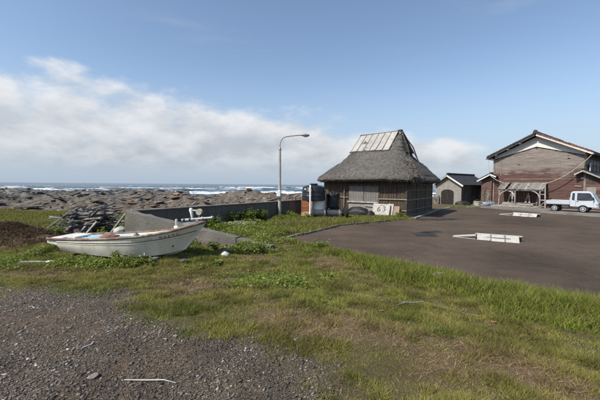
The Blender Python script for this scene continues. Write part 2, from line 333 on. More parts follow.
def land(x, y):
    x = np.asarray(x, float); y = np.asarray(y, float)
    r = np.hypot(x, y)
    ld = lot_dist(x, y)
    dd = x * -.745 + (y - 13.2) * -.667
    rise = .48 * sst(dd, .2, 6.5) * (1 - sst(y, 3.0, 9.3))
    z = rise + (fbm(x * .5, y * .5, 3) - .5) * .16 * sst(ld, .1, 1.5) + (fbm(x * 3, y * 3, 5, 3) - .5) * .05 * sst(ld, 0, .6)
    z = z * (1 - sst(x, 17, 20)) - .06 * (1 - sst(ld, -.25, .0)) + (1 - sst(x, 17, 20)) * .05 * sst(ld, 0., .7) * (1 - sst(ld, .7, 3))
    # rubbish heap of earth and dead weed at far left
    z = z + .62 * np.exp(-(((x + 11.9) / 2.1) ** 2 + ((y - 13.1) / 1.0) ** 2)) * (.75 + .5 * fbm(x * 1.6, y * 1.6, 9))
    # shore: beyond the wall and beyond the grass bank
    sw = (x - WA[0]) * WN[0] + (y - WA[1]) * WN[1]
    beyond = np.maximum(sst(sw, .3, 2.2) * sst(y + .3 * x, 14.5, 18.5), sst(y, 62, 70) * (1 - sst(x, 30, 60)))
    beyond = np.where(x < -5, np.maximum(beyond * 0, sst(y + x * .25, 18.5, 24.5)), beyond)
    sy = shore_y(x, y)
    rk = fbm(x * .11, y * .11, 21, 5); rr = 1 - np.abs(2 * fbm(x * .23 + .4 * y * .2, y * .34, 31, 4) - 1)
    ter = rk * 5; fr = ter - np.floor(ter); ledge = (np.floor(ter) + sst(fr, .62, 1.0)) / 5
    fine = fbm(x * 1.1, y * 1.4, 41, 3)
    amp = sst(r, 22, 60)
    rock = -.35 - .55 * amp + ledge * (0.5 + 2.0 * amp) - .35 + rr * (.25 + .35 * amp) + (fine - .5) * .5
    rock = rock - .95 * sst(r, 50, 115)
    jag = 1 - np.abs(2 * fbm(x * .42 + .12 * y, y * .75 - .2 * x, 143, 3) - 1); jag2 = np.abs(2 * fbm(x * .9, y * 1.5 + .3 * x, 147, 2) - 1)
    rock = rock + (jag - .6) * .5 * (.35 + .65 * amp) + (jag2 - .4) * .3
    rock = rock - .4 * (1 - sst(sw, 0, 14)) * np.where(x > -5, 1, 0)
    rock = rock - 5.0 * sst(r + 14 * (fbm(x * .05, y * .05, 77) - .5) * 2, sy - 6, sy + 14)
    z = z * (1 - beyond) + rock * beyond
    return z, beyond, ld
def gz(x, y): return float(land(np.array([x]), np.array([y]))[0][0])
def gravel_edge(x): return np.interp(x, [-30, -12, -6.5, -3.7, -2.1, -.6, .3, 1.2, 3], [9.5, 7.9, 7.0, 6.1, 5.4, 4.0, 2.9, 1.6, -2])
def masks(x, y):
    x = np.asarray(x, float); y = np.asarray(y, float)
    e = gravel_edge(x) - y + (fbm(x * .9, y * .9, 51) - .5) * 2.2 + (fbm(x * 4, y * 4, 52) - .5) * .7
    grav = sst(e, -.55, .75)
    dry = fbm(x * .45 + 3, y * .45, 61, 4)
    def blob(cx, cy, rx, ry, s): return s * np.exp(-(((x - cx) / rx) ** 2 + ((y - cy) / ry) ** 2))
    dry = dry + blob(2.4, 3.4, 1.2, .5, .12) + blob(.9, 6.6, 1.1, .5, .16) + blob(.7, 12.4, .9, .9, .22) + blob(-2.0, 8.9, .9, .35, .22) + blob(-1.5, 9.9, 1.3, .3, .25) + blob(-12, 13, 2.2, 1.1, .5) + blob(2, 20, 2.2, 1.0, .16) - blob(-.4, 7.6, .7, .5, .25) - blob(3.2, 6.9, 1.6, 1.2, .3) - blob(-6, 9.2, 3, .8, .15)
    return grav, sst(dry, .48, .72)

def make_ground():
    az = np.concatenate([np.arange(-58, 58.01, .25), np.arange(60, 302, 2.5)]); az = np.radians(az); na = len(az)
    rr = [0.0001, .5]
    while rr[-1] < 190: rr.append(rr[-1] * 1.0155 + .004)
    while rr[-1] < 700: rr.append(rr[-1] * 1.08)
    rr = np.array(rr); nr = len(rr)
    A, Q = np.meshgrid(az, rr); X = (Q * np.sin(A)).ravel(); Y = (Q * np.cos(A)).ravel()
    Z, bey, ld = land(X, Y); g, d = masks(X, Y)
    V = np.stack([X, Y, Z], 1)
    i = np.arange(nr - 1)[:, None]; k = np.arange(na)[None, :]
    F = np.stack([i * na + k, i * na + (k + 1) % na, (i + 1) * na + (k + 1) % na, (i + 1) * na + k], -1).reshape(-1, 4)[:, ::-1]
    m, N, L, b = new_mat('ground')
    def at(n): a = N.new('ShaderNodeAttribute'); a.attribute_name = n; return a.outputs['Fac']
    tc = N.new('ShaderNodeTexCoord')
    def noise(s, d=8, ro=.6, w=None):
        n = N.new('ShaderNodeTexNoise'); n.inputs['Scale'].default_value = s; n.inputs['Detail'].default_value = d; n.inputs['Roughness'].default_value = ro; L.new(tc.outputs['Object'], n.inputs[0]); return n.outputs[0]
    def mix(f, a, c):
        x = N.new('ShaderNodeMix'); x.data_type = 'RGBA'; L.new(f, x.inputs[0]); L.new(a, x.inputs[6]); L.new(c, x.inputs[7]); return x.outputs[2]
    def rp(v, st): r = ramp(N, st); L.new(v, r.inputs[0]); return r.outputs[0]
    soil = rp(noise(34, 9, .75), [(.3, (.06, .048, .026)), (.7, (.13, .105, .056))])
    dryc = rp(noise(45, 9, .75), [(.32, (.07, .05, .03)), (.5, (.145, .105, .064)), (.7, (.26, .195, .12))])
    gvn = noise(38, 6, .7)
    grc = rp(gvn, [(.32, (.07, .062, .054)), (.5, (.14, .122, .104)), (.68, (.24, .21, .175))])
    vg = N.new('ShaderNodeTexVoronoi'); vg.inputs['Scale'].default_value = 105; L.new(tc.outputs['Object'], vg.inputs[0])
    vh = N.new('ShaderNodeRGBToBW'); L.new(vg.outputs['Color'], vh.inputs[0]); vcol = rp(vh.outputs[0], [(.2, (.45, .44, .44)), (.5, (1, .97, .93)), (.85, (1.9, 1.75, 1.55))])
    vd = rp(vg.outputs['Distance'], [(.25, (1, 1, 1)), (.7, (.35, .33, .3))])
    def mul(a, c_):
        q = N.new('ShaderNodeMix'); q.data_type = 'RGBA'; q.blend_type = 'MULTIPLY'; q.inputs[0].default_value = 1; L.new(a, q.inputs[6]); L.new(c_, q.inputs[7]); return q.outputs[2]
    grc = mul(mul(grc, vcol), vd)
    tint = rp(noise(1.1, 4), [(.36, (.68, .68, .69)), (.62, (1.12, 1.02, .91))])
    mm = N.new('ShaderNodeMix'); mm.data_type = 'RGBA'; mm.blend_type = 'MULTIPLY'; mm.inputs[0].default_value = 1; L.new(grc, mm.inputs[6]); L.new(tint, mm.inputs[7])
    c = mix(at('dry'), soil, dryc); c = mix(at('gravel'), c, mm.outputs[2])
    # rocks: brownish rubble near, grey ledges farther out
    vr = N.new('ShaderNodeTexVoronoi'); vr.inputs['Scale'].default_value = .8; L.new(tc.outputs['Object'], vr.inputs[0])
    rkn = noise(.7, 10, .7)
    rkc = rp(rkn, [(.3, (.04, .038, .036)), (.5, (.125, .118, .106)), (.72, (.24, .228, .205))])
    rkb = rp(rkn, [(.3, (.055, .043, .032)), (.5, (.155, .124, .092)), (.72, (.28, .235, .18))])
    rk = mix(at('near'), rkc, rkb)
    c = mix(at('beyond'), c, rk)
    L.new(c, b.inputs['Base Color']); b.inputs['Roughness'].default_value = .95; b.inputs['Specular IOR Level'].default_value = .2
    bp = N.new('ShaderNodeBump'); bp.inputs['Strength'].default_value = .8; bp.inputs['Distance'].default_value = .025; L.new(gvn, bp.inputs['Height'])
    bp2 = N.new('ShaderNodeBump'); bp2.inputs['Distance'].default_value = .5; L.new(at('beyond'), bp2.inputs['Strength']); L.new(rkn, bp2.inputs['Height']); L.new(bp.outputs[0], bp2.inputs['Normal'])
    L.new(bp2.outputs[0], b.inputs['Normal'])
    r = np.hypot(X, Y); near = (1 - sst(r + (fbm(X * .15, Y * .15, 99) - .5) * 30, 32, 62))
    o = np_mesh('ground', V, [F], m, dict(gravel=g, dry=d, beyond=bey, near=near), smooth=True); o['kind'] = 'structure'
make_ground()

def make_lot():
    from mathutils.geometry import tessellate_polygon
    # dense outline with a ragged near edge
    pts = []
    for i in range(len(LOT)):
        a = Vector(LOT[i]); b = Vector(LOT[(i + 1) % len(LOT)]); n = max(1, int((b - a).length / .35))
        for k in range(n):
            p = a.lerp(b, k / n); 
            if i > 10 : p += Vector((random.gauss(0, .05), random.gauss(0, .05)))
            pts.append((p.x, p.y, .008))
    tri = tessellate_polygon([[Vector(p) for p in pts]])
    m, N, L, b = new_mat('lot_asphalt')
    tc = N.new('ShaderNodeTexCoord')
    def noise(s, d=8, ro=.6, st=(1, 1, 1)):
        mp = N.new('ShaderNodeMapping'); mp.inputs['Scale'].default_value = st; L.new(tc.outputs['Object'], mp.inputs[0])
        n = N.new('ShaderNodeTexNoise'); n.inputs['Scale'].default_value = s; n.inputs['Detail'].default_value = d; n.inputs['Roughness'].default_value = ro; L.new(mp.outputs[0], n.inputs[0]); return n.outputs[0]
    r1 = ramp(N, [(.3, (.066, .05, .038)), (.7, (.106, .082, .063))]); L.new(noise(.35, 9, .65), r1.inputs[0])
    r2 = ramp(N, [(.34, (.42, .42, .43)), (.52, (1, 1, 1)), (.7, (1.9, 1.8, 1.7))]); L.new(noise(55, 3, .8), r2.inputs[0])
    mm = N.new('ShaderNodeMix'); mm.data_type = 'RGBA'; mm.blend_type = 'MULTIPLY'; mm.inputs[0].default_value = .8; L.new(r1.outputs[0], mm.inputs[6]); L.new(r2.outputs[0], mm.inputs[7])
    # old tyre dust streaks
    r3 = ramp(N, [(.52, (0, 0, 0)), (.75, (.5, .5, .5))]); L.new(noise(.5, 6, .6, (.4, 2.2, 1)), r3.inputs[0])
    m2 = N.new('ShaderNodeMix'); m2.data_type = 'RGBA'; L.new(r3.outputs[0], m2.inputs[0]); L.new(mm.outputs[2], m2.inputs[6]); m2.inputs[7].default_value = (.13, .098, .072, 1)
    L.new(m2.outputs[2], b.inputs['Base Color']); b.inputs['Roughness'].default_value = .92; b.inputs['Specular IOR Level'].default_value = .12
    bp = N.new('ShaderNodeBump'); bp.inputs['Strength'].default_value = .7; bp.inputs['Distance'].default_value = .012; L.new(noise(60, 4, .7), bp.inputs['Height']); L.new(bp.outputs[0], b.inputs['Normal'])
    me = bpy.data.meshes.new('parking_lot'); me.from_pydata(pts, [], [t if (Vector(pts[t[1]]) - Vector(pts[t[0]])).cross(Vector(pts[t[2]]) - Vector(pts[t[0]])).z > 0 else t[::-1] for t in tri])
    me.materials.append(m); o = bpy.data.objects.new('parking_lot', me); col.objects.link(o); o['kind'] = 'structure'
    # crack lines and dark patches worn into the surface
    vc = N.new('ShaderNodeTexVoronoi'); vc.feature = 'DISTANCE_TO_EDGE'; vc.inputs['Scale'].default_value = .22
    wn = N.new('ShaderNodeTexNoise'); wn.inputs['Scale'].default_value = 1.3; wn.inputs['Detail'].default_value = 5; L.new(tc.outputs['Object'], wn.inputs[0])
    va = N.new('ShaderNodeVectorMath'); va.operation = 'MULTIPLY_ADD'; va.inputs[1].default_value = (.9, .9, .9); L.new(wn.outputs['Color'], va.inputs[0]); L.new(tc.outputs['Object'], va.inputs[2]); L.new(va.outputs[0], vc.inputs[0])
    rc = ramp(N, [(.0, (.35, .35, .35)), (.011, (1, 1, 1))]); L.new(vc.outputs['Distance'], rc.inputs[0])
    m3 = N.new('ShaderNodeMix'); m3.data_type = 'RGBA'; m3.blend_type = 'MULTIPLY'; m3.inputs[0].default_value = .4; L.new(m2.outputs[2], m3.inputs[6]); L.new(rc.outputs[0], m3.inputs[7])
    rd = ramp(N, [(.36, (.62, .62, .63)), (.5, (1, 1, 1))]); L.new(noise(.16, 6, .65), rd.inputs[0])
    m4 = N.new('ShaderNodeMix'); m4.data_type = 'RGBA'; m4.blend_type = 'MULTIPLY'; m4.inputs[0].default_value = .8; L.new(m3.outputs[2], m4.inputs[6]); L.new(rd.outputs[0], m4.inputs[7])
    L.new(m4.outputs[2], m.node_tree.nodes['Principled BSDF'].inputs['Base Color'])
    # puddles: shallow water in hollows of the asphalt
    w, N, L, b = new_mat('puddle_water'); n = N.new('ShaderNodeTexNoise'); n.inputs['Scale'].default_value = 1.2
    r = ramp(N, [(.35, (.02, .017, .014)), (.7, (.04, .033, .027))]); L.new(n.outputs[0], r.inputs[0]); L.new(r.outputs[0], b.inputs['Base Color'])
    rr = ramp(N, [(.35, (.5, .5, .5)), (.7, (.85, .85, .85))]); L.new(n.outputs[0], rr.inputs[0]); L.new(rr.outputs[0], b.inputs['Roughness']); b.inputs['Specular IOR Level'].default_value = .3
    for (cx, cy, ax, ay, rot) in ((9.1, 22.6, 1.15, .75, .3), (10.6, 23.2, .8, .42, .1), (5.9, 15.6, .75, .55, .5), (6.6, 16.5, .45, .35, 0)):
        vs = []
        for k in range(40):
            t = 2 * math.pi * k / 40; q = 1 + .28 * math.sin(2 * t + cx) + .16 * math.sin(5 * t + cy) + random.uniform(-.06, .06)
            x, y = ax * q * math.cos(t), ay * q * math.sin(t); vs.append((cx + x * math.cos(rot) - y * math.sin(rot), cy + x * math.sin(rot) + y * math.cos(rot), .0125))
        me = bpy.data.meshes.new('puddle'); me.from_pydata(vs, [], [tuple(range(40))]); me.materials.append(w); o = bpy.data.objects.new('puddle', me); col.objects.link(o); o['kind'] = 'structure'
make_lot()

def make_sea():
    az = np.radians(np.concatenate([np.arange(-62, 62.01, .25), np.arange(64.5, 297, 2.5)])); na = len(az)
    rr = [45.]
    while rr[-1] < 900: rr.append(rr[-1] * 1.011)
    while rr[-1] < 40000: rr.append(rr[-1] * 1.3)
    rr = np.array(rr); nr = len(rr); A, Q = np.meshgrid(az, rr); X = (Q * np.sin(A)).ravel(); Y = (Q * np.cos(A)).ravel(); r = Q.ravel()
    wx = .25 * X + .97 * Y
    ph = wx * .33 + 5 * fbm(X * .012, Y * .012, 5, 3) * 2
    sw = np.sin(ph) * .5 + .5; sw = sw ** 2.2
    patch = sst(fbm(X * .018, Y * .03, 15, 3), .42, .68)
    fade = 1 - sst(r, 350, 850)
    sy = shore_y(X, Y); dsh = r - sy
    Z = -2.0 + (sw * .75 * (.35 + patch) + (fbm(X * .5, Y * .5, 8, 3) - .5) * .5) * fade
    surf = sst(fbm(X * .03 + 4, Y * .075, 18, 4), .4, .56) * (1 - sst(dsh, 70, 190)) * sst(sw, .35, .8)
    foam = np.maximum(surf, sst(fbm(X * .02, Y * .055, 28, 3), .56, .64) * sst(sw, .72, .95) * (1 - sst(r, 300, 700)))
    foam = np.maximum(foam, (1 - sst(np.abs(dsh - 2), 2, 12)) * sst(fbm(X * .09, Y * .09, 38), .42, .6))
    Z = Z + foam * .35 * fbm(X * .7, Y * .7, 3, 3)
    V = np.stack([X, Y, Z], 1); i = np.arange(nr - 1)[:, None]; k = np.arange(na)[None, :]
    F = np.stack([i * na + k, i * na + (k + 1) % na, (i + 1) * na + (k + 1) % na, (i + 1) * na + k], -1).reshape(-1, 4)[:, ::-1]
    m, N, L, b = new_mat('sea_water'); tc = N.new('ShaderNodeTexCoord'); mp = N.new('ShaderNodeMapping'); mp.inputs['Scale'].default_value = (.35, 1, 1); L.new(tc.outputs['Object'], mp.inputs[0])
    n = N.new('ShaderNodeTexNoise'); n.inputs['Scale'].default_value = .5; n.inputs['Detail'].default_value = 9; n.inputs['Roughness'].default_value = .62; L.new(mp.outputs[0], n.inputs[0])
    n2 = N.new('ShaderNodeTexNoise'); n2.inputs['Scale'].default_value = .02; n2.inputs['Detail'].default_value = 5; L.new(mp.outputs[0], n2.inputs[0])
    r1 = ramp(N, [(.35, (.014, .045, .068)), (.65, (.03, .078, .1))]); L.new(n2.outputs[0], r1.inputs[0])
    at = N.new('ShaderNodeAttribute'); at.attribute_name = 'foam'
    n3 = N.new('ShaderNodeTexNoise'); n3.inputs['Scale'].default_value = .55; n3.inputs['Detail'].default_value = 8; n3.inputs['Roughness'].default_value = .7; L.new(mp.outputs[0], n3.inputs[0])
    a1 = N.new('ShaderNodeMath'); a1.operation = 'MULTIPLY_ADD'; L.new(at.outputs['Fac'], a1.inputs[0]); a1.inputs[1].default_value = 1.1; 
    s1 = N.new('ShaderNodeMath'); s1.operation = 'SUBTRACT'; L.new(n3.outputs[0], s1.inputs[0]); s1.inputs[1].default_value = .95; L.new(s1.outputs[0], a1.inputs[2])
    mr = N.new('ShaderNodeMapRange'); L.new(a1.outputs[0], mr.inputs[0]); mr.inputs[1].default_value = 0; mr.inputs[2].default_value = .28
    mx = N.new('ShaderNodeMix'); mx.data_type = 'RGBA'; L.new(mr.outputs[0], mx.inputs[0]); L.new(r1.outputs[0], mx.inputs[6]); mx.inputs[7].default_value = (.85, .87, .88, 1)
    L.new(mx.outputs[2], b.inputs['Base Color'])
    rg = N.new('ShaderNodeMapRange'); L.new(mr.outputs[0], rg.inputs[0]); rg.inputs[3].default_value = .22; rg.inputs[4].default_value = .9; L.new(rg.outputs[0], b.inputs['Roughness'])
    bp = N.new('ShaderNodeBump'); bp.inputs['Strength'].default_value = 1; bp.inputs['Distance'].default_value = .9; L.new(n.outputs[0], bp.inputs['Height']); L.new(bp.outputs[0], b.inputs['Normal'])
    b.inputs['Specular IOR Level'].default_value = .5
    o = np_mesh('sea', V, [F], m, dict(foam=foam), smooth=True); o['kind'] = 'structure'
make_sea()

# ------------------------------------------------------------------ rocks
def rock_mesh(name, seed, mat, flat=.6):
    import bmesh
    rnd = random.Random(seed); bm = bmesh.new(); bmesh.ops.create_icosphere(bm, subdivisions=2, radius=1)
    planes = [(Vector((rnd.gauss(0, 1), rnd.gauss(0, 1), rnd.gauss(0, .8))).normalized(), rnd.uniform(.55, .85)) for _ in range(9)]
    for v in bm.verts:
        for n, d in planes:
            k = v.co.dot(n)
            if k > d: v.co -= n * (k - d)
        v.co += Vector((rnd.gauss(0, .03), rnd.gauss(0, .03), rnd.gauss(0, .03)))
        v.co.z *= flat
    me = bpy.data.meshes.new(name); bm.to_mesh(me); bm.free(); me.materials.append(MT[mat])
    return me
def make_rocks():
    gm = [rock_mesh('shore_rock', s, 'rock', f) for s, f in ((1, .5), (2, .4), (3, .65), (4, .45), (5, .35))]
    bmn = [rock_mesh('shore_boulder', s, 'rock_brown', f) for s, f in ((11, .6), (12, .7), (13, .5))]
    rnd = random.Random(5); spots = []
    for i in range(190):     # grey ledge rocks on the open shore to the left
        u = rnd.uniform(-.98, -.30); Y = math.exp(rnd.uniform(math.log(34), math.log(140))); spots.append((u * Y, Y, rnd.uniform(.3, .9) * (Y / 60) ** .55, 0))
    for i in range(80):      # brown boulders seen over the sea wall
        u = rnd.uniform(-.52, .10); Y = math.exp(rnd.uniform(math.log(30), math.log(75))); spots.append((u * Y, Y, rnd.uniform(.35, .95) * (Y / 45) ** .5, 1))
    for (u, Y, s) in ((-.335, 190, 3.2), (-.325, 196, 2.4), (-.55, 172, 3.2), (-.42, 168, 2.8), (-.27, 100, 1.6), (-.24, 130, 1.8)): spots.append((u * Y, Y, s, 2))
    P = np.array(spots); Z, bey, _ = land(P[:, 0], P[:, 1])
    for (x, y, s, k), z, b in zip(spots, Z, bey):
        if b < .9 and k != 2: continue
        if k != 2 and z < -1.7: continue
        me = rnd.choice(bmn if k == 1 else gm); nm = 'shore_boulder' if k == 1 else 'shore_rock'
        o = bpy.data.objects.new(nm, me); col.objects.link(o)
        if k == 2: z = -2.2
        o.location = (x, y, z + s * .12); o.scale = (s * rnd.uniform(.8, 1.7), s * rnd.uniform(.7, 1.2), s * rnd.uniform(.3, .65)); o.rotation_euler = (rnd.uniform(-.25, .25), rnd.uniform(-.3, .3), rnd.uniform(0, 6.28))
        if k == 1: tag(o, 'brown boulder on the rough shore, seen above the long sea wall', 'rock', 'brown boulders behind the sea wall')
        elif k == 0: tag(o, 'grey ledge rock on the open rocky shore at left', 'rock', 'grey rocks of the open shore')
        else: tag(o, 'dark rock standing in the surf beyond the shore', 'rock', 'rocks awash in the surf')
make_rocks()
def make_rubble():
    X, Y = scatter_(11000, -1.02, .14, 23, 130, .75); z, bey, ld = land(X, Y); ok = (bey > .85) & (z > -1.9); X, Y, z = X[ok], Y[ok], z[ok]; n = len(X)
    t = (1 + 5 ** .5) / 2; B = np.array([(-1, t, 0), (1, t, 0), (-1, -t, 0), (1, -t, 0), (0, -1, t), (0, 1, t), (0, -1, -t), (0, 1, -t), (t, 0, -1), (t, 0, 1), (-t, 0, -1), (-t, 0, 1)]) / 1.9
    Fi = np.array([(0, 11, 5), (0, 5, 1), (0, 1, 7), (0, 7, 10), (0, 10, 11), (1, 5, 9), (5, 11, 4), (11, 10, 2), (10, 7, 6), (7, 1, 8), (3, 9, 4), (3, 4, 2), (3, 2, 6), (3, 6, 8), (3, 8, 9), (4, 9, 5), (2, 4, 11), (6, 2, 10), (8, 6, 7), (9, 8, 1)])
    s = np.minimum(np.exp(RNG.normal(math.log(.095), .6, n)) * (Y / 30) ** .7, .6)
    V = B[None] * (1 + RNG.uniform(-.38, .38, (n, 12, 1))) * (s[:, None, None] * np.stack([RNG.uniform(.8, 2.8, n), RNG.uniform(.6, 1.3, n), RNG.uniform(.1, .28, n)], 1)[:, None, :])
    a = RNG.normal(.3, .7, n); ca, sa = np.cos(a)[:, None], np.sin(a)[:, None]; tl = RNG.normal(.08, .14, n)[:, None]
    x = V[..., 0] * ca - V[..., 1] * sa; y = V[..., 0] * sa + V[..., 1] * ca; zz = V[..., 2] + V[..., 0] * tl
    V = np.stack([x + X[:, None], y + Y[:, None], zz + (z + s * .15)[:, None]], -1).reshape(-1, 3); F = (np.arange(n)[:, None, None] * 12 + Fi[None]).reshape(-1, 3)
    g = sst(np.hypot(X, Y) + RNG.normal(0, 10, n), 35, 65)[:, None]; c = (np.array([[.175, .142, .108]]) * (1 - g) + np.array([[.135, .131, .124]]) * g) * np.exp(RNG.normal(0, .42, (n, 1)))
    o = np_mesh('shore_rubble', V, [F], 'pebble', dict(col=np.repeat(np.minimum(c, .5), 12, 0))); o['kind'] = 'stuff'; o['label'] = 'broken stones and rubble strewn over the rocky shore'; o['category'] = 'rubble'
def scatter_(n, u0, u1, y0, y1, power):
    Y = (RNG.random(n) * (y1 ** power - y0 ** power) + y0 ** power) ** (1 / power); return RNG.uniform(u0, u1, n) * Y, Y
make_rubble()

# ------------------------------------------------------------------ sea wall, ramp wall, kerbs
def make_walls():
    # long sea wall cast in bays
    rz = math.atan2(WD[1], WD[0]); Lw = float(np.linalg.norm(WB - WA)); t = thing('sea_wall', 'long low dark concrete sea wall running behind the boat towards the thatched hut', 'sea wall', (WA[0], WA[1], 0), rz)
    nb = 6; bl = Lw / nb
    for i in range(nb):
        b = MB(); x0 = i * bl + .008; x1 = (i + 1) * bl - .008; n = 6
        for k in range(n):
            a, c = x0 + (x1 - x0) * k / n, x0 + (x1 - x0) * (k + 1) / n
            b.hexa([(a, 0, -.5), (c, 0, -.5), (c, .42, -.5), (a, .42, -.5), (a, .05, 1.09), (c, .05, 1.09), (c, .35, 1.09), (a, .35, 1.09)])
        b.build('wall_bay', 'seawall', t, bevel=.0)
        MB().box(((x0 + x1) / 2, .2, 1.121), (x1 - x0 - .01, .4, .06)).build('coping', 'concrete', t, bevel=.015)
    # broken sloping ramp wall in front of it
    A = Vector((-7.05, 13.35, 0)); B = Vector((-1.05, 11.55, 0)); d = (B - A); Lr = d.length; t = thing('ramp_wall', 'cracked grey concrete wall sloping down to the ground behind the white boat', 'wall', A, math.atan2(d.y, d.x))
    def slab(x0, x1, z0, z1, off=0, nm='wall_block'):
        n = max(3, int((x1 - x0) / .22)); vs = []; fs = []; rows = 6
        for k in range(n + 1):
            f = k / n; x = x0 + (x1 - x0) * f; zt = z0 + (z1 - z0) * f
            for side, y0, y1 in ((0, 0, .03), (1, .5, .42)):
                for q in range(rows):
                    g = q / (rows - 1); zz = -.3 + (zt + .3) * g
                    vs.append((x + random.gauss(0, .008), off + y0 + (y1 - y0) * g + random.gauss(0, .012), zz + random.gauss(0, .012)))
        W = rows * 2
        for k in range(n):
            for q in range(rows - 1):
                a = k * W + q; fs.append((a, a + W, a + W + 1, a + 1)); a = k * W + rows + q; fs.append((a, a + 1, a + W + 1, a + W))
            a = k * W + rows - 1; c = k * W + W - 1; fs.append((a, a + W, c + W, c))
        for k in (0, n):
            o = k * W; fs.append(tuple(o + q for q in range(rows)) + tuple(o + rows + q for q in reversed(range(rows))))
        b = MB(); b.add(vs, fs); b.build(nm, 'concrete', t, smooth=35)
    slab(0, 4.93, 1.17, .36); slab(4.99, 6.3, .33, .14, off=-.05)
    # kerb stones along the left edge of the lot and at the far side
    pts = [Vector((-.5, 14.15, 0)), Vector((.5, 15.75, 0)), Vector((2.2, 18.55, 0)), Vector((5.3, 20.95, 0)), Vector((6.9, 22.3, 0))]
    t = thing('lot_edging', 'low rough edging of dark stones along the left side of the lot', 'kerb')
    for a, b in zip(pts, pts[1:]):
        n = int((b - a).length / .6)
        for k in range(n):
            p, q = a.lerp(b, k / n), a.lerp(b, (k + .96) / n); j = Vector((random.gauss(0, .015), random.gauss(0, .015), 0))
            MB().beam(p + j + Vector((0, 0, .03)), q + j + Vector((0, 0, .03 + random.gauss(0, .006))), .13, .12 + random.uniform(-.02, .02), j=.01)    .build('kerb_stone', 'concrete', t)
    def kerb(pts, label, w=.18, h=.1, step=.9):
        t = thing('kerb', label, 'kerb')
        pts = [Vector((*p, 0)) for p in pts]
        for a, b in zip(pts, pts[1:]):
            n = max(1, int((b - a).length / step))
            for k in range(n): MB().beam(a.lerp(b, k / n) + Vector((0, 0, h / 2 - .04)), a.lerp(b, (k + .985) / n) + Vector((0, 0, h / 2 - .04)), w, h + .06, j=.004).build('kerb_stone', 'kerb', t)
    kerb([(8.0, 23.1), (12.95, 31.25), (15.7, 34.75), (19.4, 36.1)], 'concrete kerb along the shaded side of the thatched hut', .2, .1)
    kerb([(19.6, 36.1), (21.45, 29.75), (23.25, 25.75), (27.5, 16.2)], 'pale flush concrete kerb in front of the parked truck and red barn', .22, .05)
make_walls()

# concrete apron between kerb and barn
def apron():
    vs = [(19.7, 36.3, .02), (21.55, 29.8, .02), (23.35, 25.8, .02), (27.6, 16.3, .02), (46, 22, .02), (34, 46, .02), (26, 46, .02), (20.5, 41, .02)]
    m = M('apron', (.13, .12, .105), (.22, .2, .175), 1.2, .92, .4, 25, wear=(.09, .075, .06), wscale=.8, rand=0)
    # lies just above the land there
    me = bpy.data.meshes.new('apron'); me.from_pydata([(x, y, .1) for x, y, z in vs], [], [tuple(range(len(vs)))]); 
    if me.polygons[0].normal.z < 0: me.flip_normals()
    me.materials.append(m); o = bpy.data.objects.new('apron', me); col.objects.link(o); o['kind'] = 'structure'; o.location.z = -.045
apron()

# ================================================================== THATCHED HUT
def blades(base, dirs, length, width, cols, mat, name, bend=None, side=None, two=True):
    """thin leaf/straw faces: base (n,3), dirs (n,3) unit, bend (n,3) added at the tip"""
    n = len(base); length = np.broadcast_to(length, (n,))[:, None]; width = np.broadcast_to(width, (n,))[:, None]
    if side is None:
        a = RNG.uniform(0, 2 * np.pi, n); q = np.stack([np.cos(a), np.sin(a), 0 * a], 1); side = q - (q * dirs).sum(1)[:, None] * dirs; side /= np.linalg.norm(side, axis=1)[:, None] + 1e-9
    if bend is None: bend = np.zeros((n, 3))
    mid = base + dirs * length * .55 + bend * .3; tip = base + dirs * length + bend
    if two:
        V = np.stack([base - side * width * .5, base + side * width * .5, mid + side * width * .42, mid - side * width * .42, tip], 1).reshape(-1, 3)
        i = np.arange(n)[:, None] * 5; F = [i + np.array([[0, 1, 2, 3]]), i + np.array([[3, 2, 4]])]
        C = np.repeat(cols, 5, 0)
    else:
        V = np.stack([base - side * width * .5, base + side * width * .5, tip], 1).reshape(-1, 3); i = np.arange(n)[:, None] * 3; F = [i + np.array([[0, 1, 2]])]; C = np.repeat(cols, 3, 0)
    return np_mesh(name, V, F, mat, dict(col=C))

